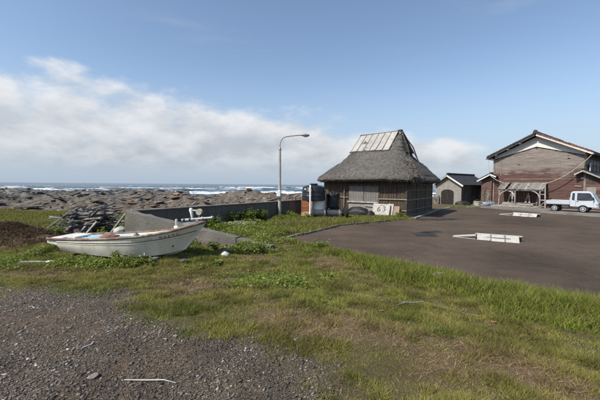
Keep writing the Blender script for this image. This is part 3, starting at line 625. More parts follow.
def make_hut():
    t = thing('thatched_hut', 'small hut with a thick grey thatched roof and pale ridge sheets', 'hut', (7.0, 29.0, 0), R(-34.5))
    hx, hy, H = 3.4, 3.75, 2.85
    # dark lining of the walls, with the opening closed by shutters
    MB().box((0, 0, 1.45), (2 * hx - .16, 2 * hy - .16, 2.95)).build('wall_core', 'wood_dark', t)
    MB().box((0, 0, .06), (2 * hx + .12, 2 * hy + .12, .2)).build('footing', 'concrete', t, bevel=.02)
    for x, y in ((-hx, -hy), (-1.15, -hy), (1.3, -hy), (hx, -hy), (hx, -1.3), (hx, 1.3), (hx, hy), (-hx, hy), (-hx, 0), (0, hy)):
        MB().box((x * .995, y * .995, 1.5), (.15, .15, 2.75), j=.01).build('post', 'wood_dark', t)
    def reeds(nm, a, b, z0, z1, off):
        a = Vector((*a, 0)); b = Vector((*b, 0)); d = (b - a); L = d.length; d.normalize(); nrm = Vector((d.y, -d.x, 0)); mb = MB(); n = int(L / .045)
        for k in range(n):
            p = a + d * (L * (k + .5) / n + random.gauss(0, .008)) + nrm * (off + random.uniform(0, .03)); r = random.uniform(.018, .032); zt = z1 + random.uniform(-.1, .05)
            lean = d * random.gauss(0, .02)
            mb.tube([p + Vector((0, 0, z0 + random.uniform(0, .05))), p + lean + Vector((0, 0, zt))], r, 5, cap=True)
        return mb.build(nm, 'reed_dark', t, kind='stuff')
    reeds('reed_cladding', (-hx, -hy), (-1.2, -hy), .18, 2.75, -.03); reeds('reed_cladding', (1.35, -hy), (hx, -hy), .18, 2.75, -.03)
    reeds('reed_cladding', (-1.15, -hy), (1.3, -hy), 2.3, 2.8, -.04)
    # battens tying the reed
    for z, x0, x1 in ((1.28, 1.32, 3.46), (.45, 1.5, 3.46), (1.36, -3.4, -1.2), (2.2, 1.35, 3.4)):
        MB().beam((x0, -hy - .075, z), (x1, -hy - .075, z + random.gauss(0, .02)), .04, .07, j=.006).build('batten', 'batten' if z != 2.2 else 'wood_dark', t)
    MB().box((-1.55, -hy - .1, 1.3), (.07, .05, 1.4)).build('batten', 'wood_grey', t)
    # shutters, sill and the beams under them
    for x in (-.53, .68):
        p = MB().box((x, -hy - .03, 1.66), (1.16, .05, 1.2)).build('shutter', 'shutter', t)
        for dx in (-.55, .55): MB().box((x + dx, -hy - .065, 1.66), (.06, .03, 1.22)).build('frame', 'wood_grey', p)
        for k in range(5): MB().box((x - .4 + k * .2, -hy - .06, 1.66), (.018, .02, 1.18)).build('slat', 'wood_grey', p)
    MB().box((.08, -hy - .1, 1.0), (2.6, .2, .1), j=.01).build('sill', 'wood_pale', t)
    MB().box((.08, -hy - .04, .56), (2.45, .1, .78)).build('apron_panel', 'plaster_beige', t)
    MB().box((.9, -hy - .13, .72), (1.3, .08, .12), (0, .06, 0), j=.01).build('loose_beam', 'wood_pale', t)
    MB().box((.08, -hy - .06, 2.31), (2.6, .12, .12)).build('lintel', 'wood_dark', t)
    # right side: upright dark boards with rails
    n = 30; w = 2 * hy / n
    for k in range(n):
        y = -hy + (k + .5) * w; MB().box((hx + .0 + random.uniform(0, .02), y, 1.5), (.035, w * .93, 2.6 + random.uniform(-.05, .1)), (random.gauss(0, .006), 0, 0)).build('board', 'reed_dark', t)
    for z in (.5, 1.25, 1.95, 2.4): MB().box((hx + .055, 0, z), (.05, 2 * hy, .07), (random.gauss(0, .003), 0, 0)).build('rail', 'wood_grey', t)
    for s in (0, 1):
        for k in range(20):
            if s: MB().box((-hx - .02, -hy + (k + .5) * .375, 1.5), (.035, .35, 2.6)).build('board', 'reed_dark', t)
            else: MB().box((-hx + (k + .5) * .34, hy + .02, 1.5), (.32, .035, 2.6)).build('board', 'reed_dark', t)
    # thatch: rounded rectangular rings, bell shaped
    prof = [(3.3, 3.6, 2.66), (3.95, 4.3, 2.62), (4.16, 4.5, 2.66), (4.27, 4.63, 2.78), (4.22, 4.6, 2.95), (4.02, 4.35, 3.16), (3.72, 3.95, 3.46), (3.36, 3.4, 3.82), (3.0, 2.8, 4.2), (2.66, 2.2, 4.58), (2.36, 1.62, 4.98), (2.16, 1.22, 5.36), (2.0, .92, 5.76), (1.84, .6, 6.18), (1.68, .28, 6.5), (1.56, .1, 6.62)]
    n = 120; V = []; 
    def ring_pt(ax, ay, th, e):
        c, s = math.cos(th), math.sin(th); return ax * math.copysign(abs(c) ** (2 / e), c), ay * math.copysign(abs(s) ** (2 / e), s)
    fine = []
    for i in range(len(prof) - 1):
        for q in range(3):
            f = q / 3; a, b = prof[i], prof[i + 1]; fine.append(tuple(a[k] + (b[k] - a[k]) * f for k in range(3)))
    fine.append(prof[-1]); m = len(fine)
    for i, (ax, ay, z) in enumerate(fine):
        e = 7 - 2.5 * i / m
        for k in range(n):
            th = 2 * math.pi * (k + .5) / n; x, y = ring_pt(ax, ay, th, e)
            V.append((x, y, z))
    V = np.array(V); u = np.tile(np.arange(n), m) * .35; zz = V[:, 2]
    edge = 1 - sst(zz, 2.7, 3.3)
    nz = fbm(V[:, 0] * 1.1 + 5, V[:, 1] * 1.1 + zz, 3, 4) - .5; nf = fbm(V[:, 0] * 4 + 5, V[:, 1] * 4 + zz * 2.5, 13, 3) - .5
    rad = np.hypot(V[:, 0], V[:, 1])[:, None] + 1e-6
    V[:, :2] *= 1 + (nz * .11 + nf * .06)[:, None] * np.minimum(1, 1.2 / rad) * 2
    saw = (zz * 3.1 + nz * 1.2) % 1.0; V[:, :2] *= 1 + ((.5 - saw) * .03 * (zz > 3.0))[:, None] * np.minimum(1, 2. / rad)
    V[:, 2] += nz * .12 + nf * .05 - edge * .08 * np.abs(nf) * 4
    # worn-out right front hip
    hole = np.exp(-(((V[:, 0] - 3.6) / .8) ** 2 + ((V[:, 1] + 3.3) / 1.0) ** 2)); V[:, 2] -= hole * (.12 + .55 * np.abs(nf)) * (zz > 2.7); 
    sag = np.exp(-(((V[:, 0] - 4.2) / .6) ** 2 + ((V[:, 1] - 1) / 3.0) ** 2)); V[:, 2] -= sag * .1
    i = np.arange(m - 1)[:, None]; k = np.arange(n)[None, :]
    F = np.stack([i * n + k, i * n + (k + 1) % n, (i + 1) * n + (k + 1) % n, (i + 1) * n + k], -1).reshape(-1, 4)
    th_o = np_mesh('thatch', V, [F, np.array([[(m - 1) * n + q for q in range(n)]]), np.array([[q for q in range(n)][::-1]])], 'thatch', smooth=True); th_o.parent = t
    # straw on the thatch, running down the slope
    NS = 22000; ii = RNG.integers(13, m - 2, NS); kk = RNG.integers(0, n, NS); f = RNG.random((NS, 2))
    G = V.reshape(m, n, 3); p00 = G[ii, kk]; p01 = G[ii, (kk + 1) % n]; p10 = G[ii + 1, kk]
    keep = RNG.random(NS) < np.clip(np.hypot(p00[:, 0], p00[:, 1]) / 4, .2, 1); p00, p01, p10 = p00[keep], p01[keep], p10[keep]; NS = len(p00); f = f[:NS]
    base = p00 + (p01 - p00) * f[:, :1] + (p10 - p00) * f[:, 1:]; dn = p00 - p10; dn /= np.linalg.norm(dn, axis=1)[:, None] + 1e-9
    sd = p01 - p00; sd /= np.linalg.norm(sd, axis=1)[:, None] + 1e-9; nn = np.cross(sd, -dn); nn /= np.linalg.norm(nn, axis=1)[:, None] + 1e-9
    dr = dn + sd * RNG.normal(0, .1, (NS, 1)) + nn * RNG.uniform(-.02, .03, (NS, 1)); dr /= np.linalg.norm(dr, axis=1)[:, None]
    br = RNG.uniform(.075, .155, NS) * (.75 + .5 * fbm(base[:, 0] * .8, base[:, 1] * .8, 4)); cols = br[:, None] * np.array([1, .955, .885])
    o = blades(base + nn * .01, dr, RNG.uniform(.12, .3, NS), RNG.uniform(.012, .026, NS), cols, 'straw', 'straw', side=sd); o.parent = t; o['kind'] = 'stuff'
    # ragged fringe hanging at the eaves
    NE = 1500; kk = RNG.integers(0, n, NE); p = G[RNG.integers(4, 10, NE), kk]; p2 = G[7, (kk + 1) % n]; q = p + (p2 - G[7, kk]) * RNG.random((NE, 1))
    out = np.stack([q[:, 0], q[:, 1], 0 * q[:, 0]], 1); out /= np.linalg.norm(out, axis=1)[:, None]
    dr = out * RNG.uniform(.05, .5, (NE, 1)) + np.array([0, 0, -1.]) + RNG.normal(0, .12, (NE, 3)); dr /= np.linalg.norm(dr, axis=1)[:, None]
    br = RNG.uniform(.05, .2, NE); o = blades(q, dr, RNG.uniform(.03, .1, NE), RNG.uniform(.015, .03, NE), br[:, None] * np.array([1, .93, .84]), 'straw', 'eave_straw'); o.parent = t; o['kind'] = 'stuff'
    # loose tan straw at the torn right hip
    NT = 2600; a = RNG.random(NT); cx = 2.7 + a * 1.35 + RNG.normal(0, .16, NT); cy = -1.7 - a * 2.5 + RNG.normal(0, .34, NT); cz = 4.42 - a * 1.45 + RNG.normal(0, .08, NT)
    d0 = np.stack([.7 + RNG.normal(0, .4, NT), -.5 + RNG.normal(0, .45, NT), -.45 + RNG.normal(0, .3, NT)], 1); d0 /= np.linalg.norm(d0, axis=1)[:, None]
    br = RNG.uniform(.08, .24, NT); o = blades(np.stack([cx, cy, cz], 1), d0, RNG.uniform(.1, .35, NT), RNG.uniform(.015, .03, NT), br[:, None] * np.array([1, .9, .77]), 'straw', 'torn_straw'); o.parent = t; o['kind'] = 'stuff'
    o['label'] = 'torn tan straw at the right front corner of the thatch'
    # straw bundle sagging under the right eave
    NB_ = 350; c = np.stack([3.95 + RNG.normal(0, .16, NB_), -3.3 + RNG.normal(0, .3, NB_), 2.72 + RNG.normal(0, .1, NB_)], 1); d0 = np.stack([RNG.normal(0, .2, NB_), RNG.normal(0, .25, NB_), -1 + 0 * RNG.random(NB_)], 1); d0 /= np.linalg.norm(d0, axis=1)[:, None]
    o = blades(c, d0, RNG.uniform(.2, .6, NB_), .03, RNG.uniform(.04, .12, NB_)[:, None] * np.array([1, .95, .9]), 'straw', 'hanging_straw'); o.parent = t; o['kind'] = 'stuff'
    # ridge sheets on both slopes
    xs_t = np.linspace(-1.86, 1.5, 7); xs_b = np.linspace(-2.2, 1.18, 7)
    for sgn in (-1, 1):
        for k in range(6):
            g = .03; A = (xs_b[k] + g, sgn * 1.42, 5.2 + random.gauss(0, .02)); B = (xs_b[k + 1] - g, sgn * 1.42, 5.2 + random.gauss(0, .02)); C = (xs_t[k + 1] - g, sgn * .1, 6.68 + .022 * (k + 1)); D = (xs_t[k] + g, sgn * .1, 6.68 + .022 * k)
            nrm = Vector((0, sgn * .8, .6)) * (.03 + random.uniform(-.006, .006)); P = [Vector(q) for q in (A, B, C, D)]
            MB().hexa(P + [q + nrm for q in P]).build('ridge_sheet', 'sheet', t)
        for k in range(7):
            MB().beam((xs_b[k] - .0, sgn * 1.55, 5.04), (xs_t[k], sgn * .09, 6.7 + .022 * k), .045, .06).build('ridge_pole', 'wood_dark', t)
        MB().beam((-2.3, sgn * 1.44, 5.13), (1.3, sgn * 1.44, 5.13), .1, .1, j=.01).build('ridge_shadow_strip', 'wood_dark', t)  # dark strip standing for the shadow fringe below the sheets
    MB().tube([(-1.95, 0, 6.72), (0, 0, 6.76), (1.72, 0, 6.85)], .08, 8).build('ridge_pole', 'wood_dark', t, smooth=40)
    MB().box((1.62, 0, 6.88), (.35, .3, .16), j=.02).build('ridge_end', 'wood_dark', t)
    MB().box((1.68, -.03, 6.68), (.2, .36, .16), j=.03).build('ridge_end', 'wood_pale', t)
    # smoke gable on the right end: closed panel, the hole's shade painted near-black
    MB().add([(2.56, -.72, 5.0), (2.56, .95, 5.0), (1.92, .05, 6.55), (1.8, -.85, 5.05), (1.8, .95, 5.05), (1.5, .05, 6.5)], [(0, 1, 2), (0, 3, 4, 1), (1, 4, 5, 2), (2, 5, 3, 0)]).build('smoke_gable_shade', 'near_black', t)
    for sgn in (-1, 1):
        MB().tube([(1.82, 0, 6.8), (2.08, sgn * .38, 6.2), (2.5, sgn * .8, 5.5), (2.8, sgn * 1.15, 4.5)], [.06, .05, .05, .04], 6).build('barge_pole', 'wood_dark', t, smooth=50)
    MB().tube([(1.82, .0, 6.8), (2.3, .3, 5.75), (2.75, .5, 4.85), (3.2, .65, 4.0)], .035, 6).build('rope', 'wood_dark', t, smooth=50)
make_hut()

# ================================================================== STORE HOUSE (small, tiled)
def make_store():
    t = thing('store_house', 'small beige store house with a dark tiled roof and arched black door', 'building', (17.5, 43.0, 0), math.atan2(-.8, .6))
    w, d, he, hr = 3.35, 6.2, 2.5, 3.55      # gable on local y=0, roof ridge along y
    MB().prism([(0, -.1), (w, -.1), (w, he + .06), (w / 2, hr), (0, he + .06)], 0, d).build('wall', 'plaster_beige', t)
    n = 26
    for k in range(n): MB().box((w + .02, d * (k + .5) / n, 1.28), (.03, d / n * .93, 2.4)).build('board', 'wood_dark', t)
    MB().box((w + .045, 3.0, 1.6), (.04, 1.0, .8)).build('window', 'black_trim', t)
    MB().box((w + .05, 4.9, .95), (.04, .9, 1.8)).build('door', 'wood_grey', t)
    # arched doorway
    pts = [(.78, .0), (2.42, .0), (2.42, 1.45)] + [(1.6 + .82 * math.cos(a), 1.45 + .42 * math.sin(a)) for a in np.linspace(.3, math.pi - .3, 9)] + [(.78, 1.45)]
    p = MB().prism(pts, -.04, .06).build('door', 'near_black', t)
    MB().box((1.6, -.05, .9), (.05, .04, 1.8)).build('door_edge', 'wood_dark', p)
    MB().box((.3, -.25, .55), (.7, .12, 1.05)).build('plank_screen', 'wood_drift', t)
    # roof with rows of tiles
    ov = .35
    for sgn in (-1, 1):
        def P(s, y, up=0): # s: 0 ridge .. 1 eave
            x = w / 2 + sgn * (w / 2 + ov) * s; z = hr + .08 - (hr - he) * (1 + ov / (w / 2)) * s; return (x, y, z + up)
        b = MB(); b.hexa([P(0, -ov), P(1, -ov), P(1, d + ov), P(0, d + ov), P(0, -ov, .07), P(1, -ov, .07), P(1, d + ov, .07), P(0, d + ov, .07)]); b.build('roof_deck', 'tile_dark', t)
        tb = MB(); rows, cols_ = 7, 24
        for r_ in range(rows):
            for c in range(cols_):
                s0, s1 = r_ / rows, (r_ + 1) / rows + .02; y0 = -ov + (d + 2 * ov) * c / cols_; y1 = y0 + (d + 2 * ov) / cols_ * .93; ym = (y0 + y1) / 2
                tb.add([P(s0, y0, .075), P(s0, ym, .12), P(s0, y1, .075), P(s1, y0, .10), P(s1, ym, .15), P(s1, y1, .10)], [(0, 1, 4, 3), (1, 2, 5, 4), (3, 4, 5)])
        o = tb.build('roof_tiles', 'tile_dark', t, kind='stuff')
        bb = MB(); a, c = P(0, -ov - .03, -.06), P(1.02, -ov - .03, -.06); bb.beam(a, c, .06, .17); bb.build('barge_board', 'plaster_white' if sgn > 0 else 'wood_pale', t)
    for k in range(11): MB().box((w / 2, -ov + (d + 2 * ov) * (k + .5) / 11, hr + .26), (.24, (d + 2 * ov) / 11 * .97, .22), j=.008).build('ridge_tile', 'tile_dark', t, bevel=.03)
make_store()

# ================================================================== BARN
BO = Vector((23.17, 39.9, 0)); BR = math.atan2(-.766, .643)
def make_barn():
    t = thing('wooden_barn', 'big barn with peeling red and grey boards and a white plaster gable', 'barn', BO, BR)
    W, D, he, hr = 8.4, 10, 5.86, 7.88; rx = W / 2
    MB().prism([(.04, 0), (W - .04, 0), (W - .04, he), (rx, hr), (.04, he)], .03, D).build('wall_core', 'wood_dark', t)
    def topz(x): return 5.5 + 1.15 * (1 - abs(x - rx) / rx)      # upper edge of the boards (a flat gable)
    rows = 46; h = .152; rnd = random.Random(3)
    for r_ in range(rows):
        z0 = .12 + r_ * h; z1 = z0 + h * .985
        # how much of this row lies below the plaster line
        x0, x1 = .02, W - .02
        if z1 > 5.5: q = (z1 - 5.5) / 1.15 * rx; x0, x1 = max(x0, q), min(x1, W - q)
        if x1 - x0 < .5: break
        cuts = [x0] + sorted(rnd.uniform(x0 + .4, x1 - .4) for _ in range(rnd.choice((1, 2, 2, 3)))) + [x1]
        if .3 < 7.9 and z0 < 3.3: pass
        for a, c in zip(cuts, cuts[1:]):
            if c - a < .25: continue
            prob = np.clip((z0 - 3.2 + .35 * math.sin(a * 1.3)) / 1.1, 0, 1)
            mat = 'barn_board'
            y = -.02 - rnd.uniform(0, .008)
            b = MB(); b.hexa([(a + .006, y - .022, z0), (c - .006, y - .022, z0), (c - .006, .028, z0), (a + .006, .028, z0), (a + .006, y + .012, z1 + .02), (c - .006, y + .012, z1 + .02), (c - .006, .028, z1 + .02), (a + .006, .028, z1 + .02)])
            b.build('board', mat, t)
    for x in (.0, W): MB().box((x, -.03, 2.85), (.16, .14, 5.5), j=.006).build('corner_post', 'weathered_board', t)
    MB().box((.75, -.055, 4.55), (.09, .05, 2.1)).build('batten', 'weathered_board', t)
    MB().box((W / 2 + .5, -.055, 3.12), (W - 1.2, .05, .07), (0, .004, 0)).build('batten', 'weathered_board', t)
    # plaster gable with a bright inner chevron
    def slope(x): return 7.92 - (7.92 - 5.6) * abs(x - rx) / (rx + .65)
    MB().prism([(.05, 5.49), (rx, topz(rx)), (W - .05, 5.49), (W - .05, slope(W - .05) - .12), (rx, 7.75), (.05, slope(.05) - .12)], -.05, .03).build('plaster_gable', 'plaster', t)
    MB().prism([(rx - 2.3, topz(rx - 2.3) + .03), (rx, topz(rx) + .03), (rx + 2.5, topz(rx + 2.5) + .03), (rx, 7.25)], -.075, -.052).build('plaster_chevron', 'plaster_white', t)
    for sgn in (-1, 1):
        MB().beam((rx, -.06, topz(rx) - .0), (rx + sgn * (rx - .02), -.06, 5.47), .05, .07).build('trim_board', 'wood_dark', t)
    # roof
    ov = .62
    for sgn in (-1, 1):
        def P(s, y, up=0): x = rx + sgn * (rx + ov) * s; return (x, y, 7.95 - (7.95 - 5.62) * s + up)
        b = MB(); b.hexa([P(0, -.65), P(1, -.65), P(1, D + .6), P(0, D + .6), P(0, -.65, .12), P(1, -.65, .12), P(1, D + .6, .12), P(0, D + .6, .12)]); b.build('roof_deck', 'wood_dark', t)
        tb = MB(); rows, cols_ = 16, 38
        for r_ in range(rows):
            for c in range(cols_):
                s0, s1 = r_ / rows, (r_ + 1) / rows + .008; y0 = -.62 + (D + 1.2) * c / cols_; y1 = y0 + (D + 1.2) / cols_ * .93; ym = (y0 + y1) / 2
                tb.add([P(s0, y0, .125), P(s0, ym, .18), P(s0, y1, .125), P(s1, y0, .16), P(s1, ym, .22), P(s1, y1, .16)], [(0, 1, 4, 3), (1, 2, 5, 4), (3, 4, 5)])
        tb.build('roof_tiles', 'tile_red', t, kind='stuff')
        nV = 17
        for k in range(nV):
            a, c = P(k / nV, -.68, .17), P((k + .97) / nV, -.68, .14); MB().beam(a, c, .16, .15, j=.006).build('verge_tile', 'tile_dark' if sgn < 0 else 'tile_red', t)
        MB().beam(P(.015, -.69, -.03), P(1.0, -.69, -.03), .05, .2).build('barge_board', 'verge_pale' if sgn > 0 else 'wood_dark', t)
        for s in (.3, .55, .8, .98):
            if sgn < 0:
                a = P(s, -.66, -.09); MB().beam((a[0], -.7, a[2] - .05), (a[0], .0, a[2] - .05), .13, .13).build('purlin_end', 'wood_pale', t)
        MB().beam(P(1.02, -.6, -.02), P(1.02, D + .5, -.02), .09, .1).build('gutter', 'wood_dark', t)
    for k in range(14): MB().box((rx, -.6 + (D + 1.2) * (k + .5) / 14, 8.17), (.3, (D + 1.2) / 14 * .97, .24), j=.01).build('ridge_tile', 'tile_dark', t, bevel=.04)
    MB().prism([(rx - .26, 8.02), (rx + .26, 8.02), (rx + .2, 8.3), (rx + .08, 8.44), (rx - .08, 8.44), (rx - .2, 8.3)], -.78, -.6).build('ridge_ornament', 'tile_dark', t, bevel=.03)
    MB().box((6.9, 1.2, 6.78), (.5, .35, .3), (0, .45, 0), j=.03).build('roof_vent', 'tile_dark', t)
    # right side wall under the eaves: windows with frames, rail
    for k in range(5):
        y = .55 + k * 1.8; f = MB().box((W + .0, y, 4.55), (.12, 1.6, 1.35)).build('window', 'wood_dark', t)
        for q in (-.38, .38): MB().box((W + .065, y + q, 4.55), (.02, .68, 1.15)).build('pane', 'black_trim', f)
    MB().box((W + .2, 1.0, 4.3), (.05, .7, .8), (0, 0, .1), j=.03).build('drying_cloth', 'white', t)
    MB().tube([(W + .45, -.3, 4.6), (W + .45, 9, 4.6)], .025, 6).build('drying_rail', 'steel', t)
    for y in (.0, 4, 8.5): MB().beam((W, y, 4.6), (W + .47, y, 4.6), .05, .05).build('rail_bracket', 'wood_dark', t)
    # annexes left and right, each with its own small roof
    def annex(x0, x1, peak, pz, le, lz, re, rz_, y0, y1, mat, tile, verge):
        MB().prism([(x0, 0), (x1, 0), (x1, (rz_ if x1 > peak else rz_) - .0), (peak, pz - .14), (x0, lz - .02)], y0 + .03, y1).build('annex_wall', 'wood_dark', t)
        zt = min(lz, rz_) - .02; n = int((zt - .1) / .205)
        for k in range(n):
            z = .12 + k * .205; MB().box(((x0 + x1) / 2, y0 - .0, z + .1), (x1 - x0, .05, .195), (-.1, 0, 0)).build('board', mat, t)
        for (a, b) in (((le, lz), (peak, pz)), ((peak, pz), (re, rz_))):
            d = Vector((b[0] - a[0], 0, b[1] - a[1])); n = max(2, int(d.length / .3))
            MB().hexa([(a[0], y0 - .45, a[1]), (b[0], y0 - .45, b[1]), (b[0], y1, b[1]), (a[0], y1, a[1]), (a[0], y0 - .45, a[1] + .08), (b[0], y0 - .45, b[1] + .08), (b[0], y1, b[1] + .08), (a[0], y1, a[1] + .08)]).build('annex_roof', tile, t)
            MB().beam((a[0], y0 - .48, a[1] - .03), (b[0], y0 - .48, b[1] - .03), .05, .14).build('barge_board', verge, t)
            for k in range(n):
                p, q = Vector((a[0], 0, a[1])).lerp(Vector((b[0], 0, b[1])), k / n), Vector((a[0], 0, a[1])).lerp(Vector((b[0], 0, b[1])), (k + .96) / n)
                MB().beam((p.x, y0 - .42, p.z + .13), (q.x, y0 - .42, q.z + .13), .22, .09, j=.005).build('verge_tile', tile, t)
        MB().beam((peak, y0 - .5, pz + .17), (peak, y1, pz + .17), .2, .16).build('annex_ridge', tile, t, bevel=.03)
    annex(-1.25, -.09, -.12, 3.72, -1.6, 2.92, .5, 3.42, -.35, 4, 'red_board', 'tile_dark', 'plaster_white')
    annex(W + .1, W + 1.7, 8.3, 3.95, 7.66, 3.58, W + 2.2, 2.75, -.25, 8, 'red_board', 'tile_dark', 'wood_pale')
    MB().box((W + .55, -.31, 1.95), (.75, .03, .65)).build('notice_board', 'plaster_beige', t)
    MB().box((W - .5, -.08, 2.4), (.55, .04, .1), (0, .08, 0)).build('nailed_plank', 'wood_pale', t)
    MB().box((W - .15, -.09, 3.2), (.3, .05, .12)).build('nailed_plank', 'verge_pale', t)
    for x in (-1.0, -.45): MB().box((x, -.42, 1.1), (.32, .06, 1.5), (0, .06, 0), j=.01).build('leaning_board', 'wood_drift', t)
make_barn()

# pale hoses slung from the barn eaves
def hose(name, pts, label):
    P = [BO + Matrix.Rotation(BR, 3, 'Z') @ Vector(p) for p in pts]
    out = []
    for i in range(len(P) - 1):
        for k in range(8): out.append(P[i].lerp(P[i + 1], k / 8))
    out.append(P[-1])
    tag(MB().tube(out, .035, 6).build(name, 'rope', None, smooth=50), label, 'hose')
def sagpts(a, b, sag, n=7): return [(a[0] + (b[0] - a[0]) * i / n, a[1] + (b[1] - a[1]) * i / n, a[2] + (b[2] - a[2]) * i / n - sag * 4 * (i / n) * (1 - i / n)) for i in range(n + 1)]
hose('downpipe_hose', sagpts((9.0, -.55, 5.55), (5.3, -.9, 2.62), .45), 'pale hose sagging from the right barn eave to the plank awning')
hose('downpipe_hose', sagpts((-.5, -.5, 5.35), (-.25, -.85, 3.75), .0, 2) + sagpts((-.25, -.88, 3.72), (1.3, -.75, 2.72), .15), 'pale hose hanging from the left barn eave to the plank awning')

# ================================================================== PLANK AWNING AND ITS CLUTTER
def make_awning():
    t = thing('plank_awning', 'grey plank awning on posts leaning against the red barn', 'awning', BO, BR)
    x0, x1 = 1.0, 5.35; n = 17
    for k in range(n):
        a = x0 + (x1 - x0) * k / n; b = x0 + (x1 - x0) * (k + .95) / n; u = random.gauss(0, .012); e = random.uniform(-.06, .05)
        if k == 3: continue
        MB().hexa([(a, -1.62 + e, 1.98 + u), (b, -1.62 + e, 1.98 + u), (b, -.1, 2.72 + u), (a, -.1, 2.72 + u), (a, -1.62 + e, 2.02 + u), (b, -1.62 + e, 2.02 + u), (b, -.1, 2.76 + u), (a, -.1, 2.76 + u)]).build('roof_plank', 'wood_grey', t)
    MB().beam((x0 - .05, -1.5, 1.9), (x1 + .05, -1.5, 1.93), .1, .17, j=.01).build('eave_beam', 'wood_grey', t)
    MB().beam((x0, -.12, 2.62), (x1, -.12, 2.62), .08, .1).build('wall_plate', 'wood_dark', t)
    for x in (1.15, 2.75, 5.05): MB().box((x, -1.5, .92), (.13, .13, 1.85), (0, random.gauss(0, .01), 0), j=.01).build('post', 'wood_grey', t)
    MB().box((5.5, -1.45, 1.3), (.1, .1, 2.6), (0, -.03, 0), j=.01).build('post', 'wood_pale', t)
    for xa, s in ((2.75, -1), (5.05, -1), (1.15, 1)):
        MB().tube([(xa + s * .05, -1.5, 1.15), (xa + s * .16, -1.5, 1.5), (xa + s * .42, -1.5, 1.72), (xa + s * .75, -1.5, 1.84)], [.06, .06, .055, .05], 6).build('curved_brace', 'wood_pale', t, smooth=50)
    for z in (.9, 1.5): MB().beam((5.0, -1.5, z), (5.55, -1.45, z), .06, .08).build('rail', 'wood_pale', t)
    MB().beam((4.9, -1.75, .02), (5.6, -1.42, .85), .06, .08).build('prop', 'wood_grey', t)
make_awning()
def from_barn(p): v = BO + Matrix.Rotation(BR, 3, 'Z') @ Vector(p); return v
def barn_lumber():
    rnd = random.Random(8)
    specs = []
    for k in range(16):
        L = rnd.uniform(1.4, 3.2); x = rnd.uniform(1.3 + L / 2, 5.0 - L / 2) if L < 3.4 else 3.1
        lay = k // 4; specs.append((x, -.72 - (k % 4) * .22, .13 + lay * .115, L, rnd.choice(('wood_grey', 'wood_pale', 'wood_drift', 'red_board'))))
    for i, (x, y, z, L, m) in enumerate(specs):
        a = rnd.gauss(0, .025); o = MB().box((0, 0, 0), (L, .2, .1), j=.008).build('timber', m)
        p = from_barn((x, y, z)); o.location = p; o.rotation_euler = (0, 0, BR + a)
        tag(o, 'old timber stacked under the plank awning of the barn', 'timber', 'timbers stacked under the barn awning')
    for k, (x, L, a) in enumerate(((1.7, 1.5, .12), (2.2, 1.75, -.08), (3.4, 1.6, .15), (3.9, 1.35, -.12), (4.5, 1.7, .06))):
        o = MB().box((0, 0, L / 2), (.16, .035, L), j=.006).build('leaning_plank', 'wood_pale' if k % 2 else 'wood_grey'); o.location = from_barn((x, -.62, .06)); o.rotation_euler = (-.28, a, BR)
        tag(o, 'plank leaning upright against the barn wall under the awning', 'plank', 'planks leaning under the barn awning')
    # long poles in front of the awning
    for i, (xa, xb, y, z) in enumerate(((-.6, 3.9, -1.95, .11), (-.2, 4.6, -2.08, .1), (.4, 5.4, -2.25, .1), (1.4, 5.6, -1.82, .22), (.2, 3.2, -1.78, .12))):
        o = MB().tube([from_barn((xa, y, z)), from_barn(((xa + xb) / 2, y + .03, z + .0)), from_barn((xb, y + .08, z + .01))], [.055, .05, .04], 7).build('pole', 'wood_pale', None, smooth=50)
        tag(o, 'long pale pole lying on the ground before the plank awning', 'pole', 'poles lying before the awning')
    # concrete blocks at the foot of the left annex
    for k in range(7):
        o = MB().box((0, 0, 0), (.5, .24, .24), j=.02).build('concrete_block', 'concrete', None, bevel=.02); o.location = from_barn((-1.6 + k * .55, -1.15 + rnd.gauss(0, .06), .18)); o.rotation_euler = (0, 0, BR + rnd.gauss(0, .15))
        tag(o, 'rough concrete block in the row at the barn\'s left foot', 'block', 'concrete blocks by the barn')
    for k in range(3):
        o = MB().box((0, 0, 0), (.5, .24, .2), j=.02).build('concrete_block', 'concrete', None, bevel=.02); o.location = from_barn((-1.5 + k * .7, -1.15, .4)); o.rotation_euler = (0, 0, BR + rnd.gauss(0, .15))
        tag(o, 'rough concrete block on top of the row at the barn\'s left foot', 'block', 'upper concrete blocks by the barn')
    # buckets, tarps between store house and barn
    def lump(name, c, s, mat, label, cat, seed, rz=0):
        crumple = 1.6 if max(s) < .3 else .5
        import bmesh
        bm = bmesh.new(); bmesh.ops.create_icosphere(bm, subdivisions=3, radius=1); r2 = random.Random(seed)
        co = np.array([v.co for v in bm.verts]); nz = fbm(co[:, 0] * 2 + seed, co[:, 1] * 2 + co[:, 2] * 1.7, seed, 3)
        for v, q in zip(bm.verts, nz):
            k = (.7 + .6 * q) * (1 + r2.uniform(-.09, .09) * (crumple)); v.co = Vector((v.co.x * s[0] * k, v.co.y * s[1] * k, max(-.5, v.co.z) * s[2] * k + s[2] * .38))
        me = bpy.data.meshes.new(name); bm.to_mesh(me); bm.free(); me.polygons.foreach_set('use_smooth', [True] * len(me.polygons)); me.materials.append(MT[mat] if isinstance(mat, str) else mat)
        o = bpy.data.objects.new(name, me); col.objects.link(o); o.location = c; o.rotation_euler.z = rz; return tag(o, label, cat)
    globals()['lump'] = lump
    lump('covered_heap', (19.0, 38.8, .02), (.85, .6, .42), 'tarp_black', 'dark covered heap on the ground before the store house', 'heap', 3)
    lump('tarpaulin_heap', (22.0, 38.6, .02), (.95, .6, .38), M('tarp_blue', (.09, .11, .15), (.3, .33, .38), 3, .5, .8, 9, rand=0, bdist=.05), 'grey blue tarpaulin heap between store house and barn', 'tarpaulin', 4, .4)
    t = thing('plastic_tub', 'cream plastic tub standing between store house and barn', 'tub', (20.25, 38.0, .0))
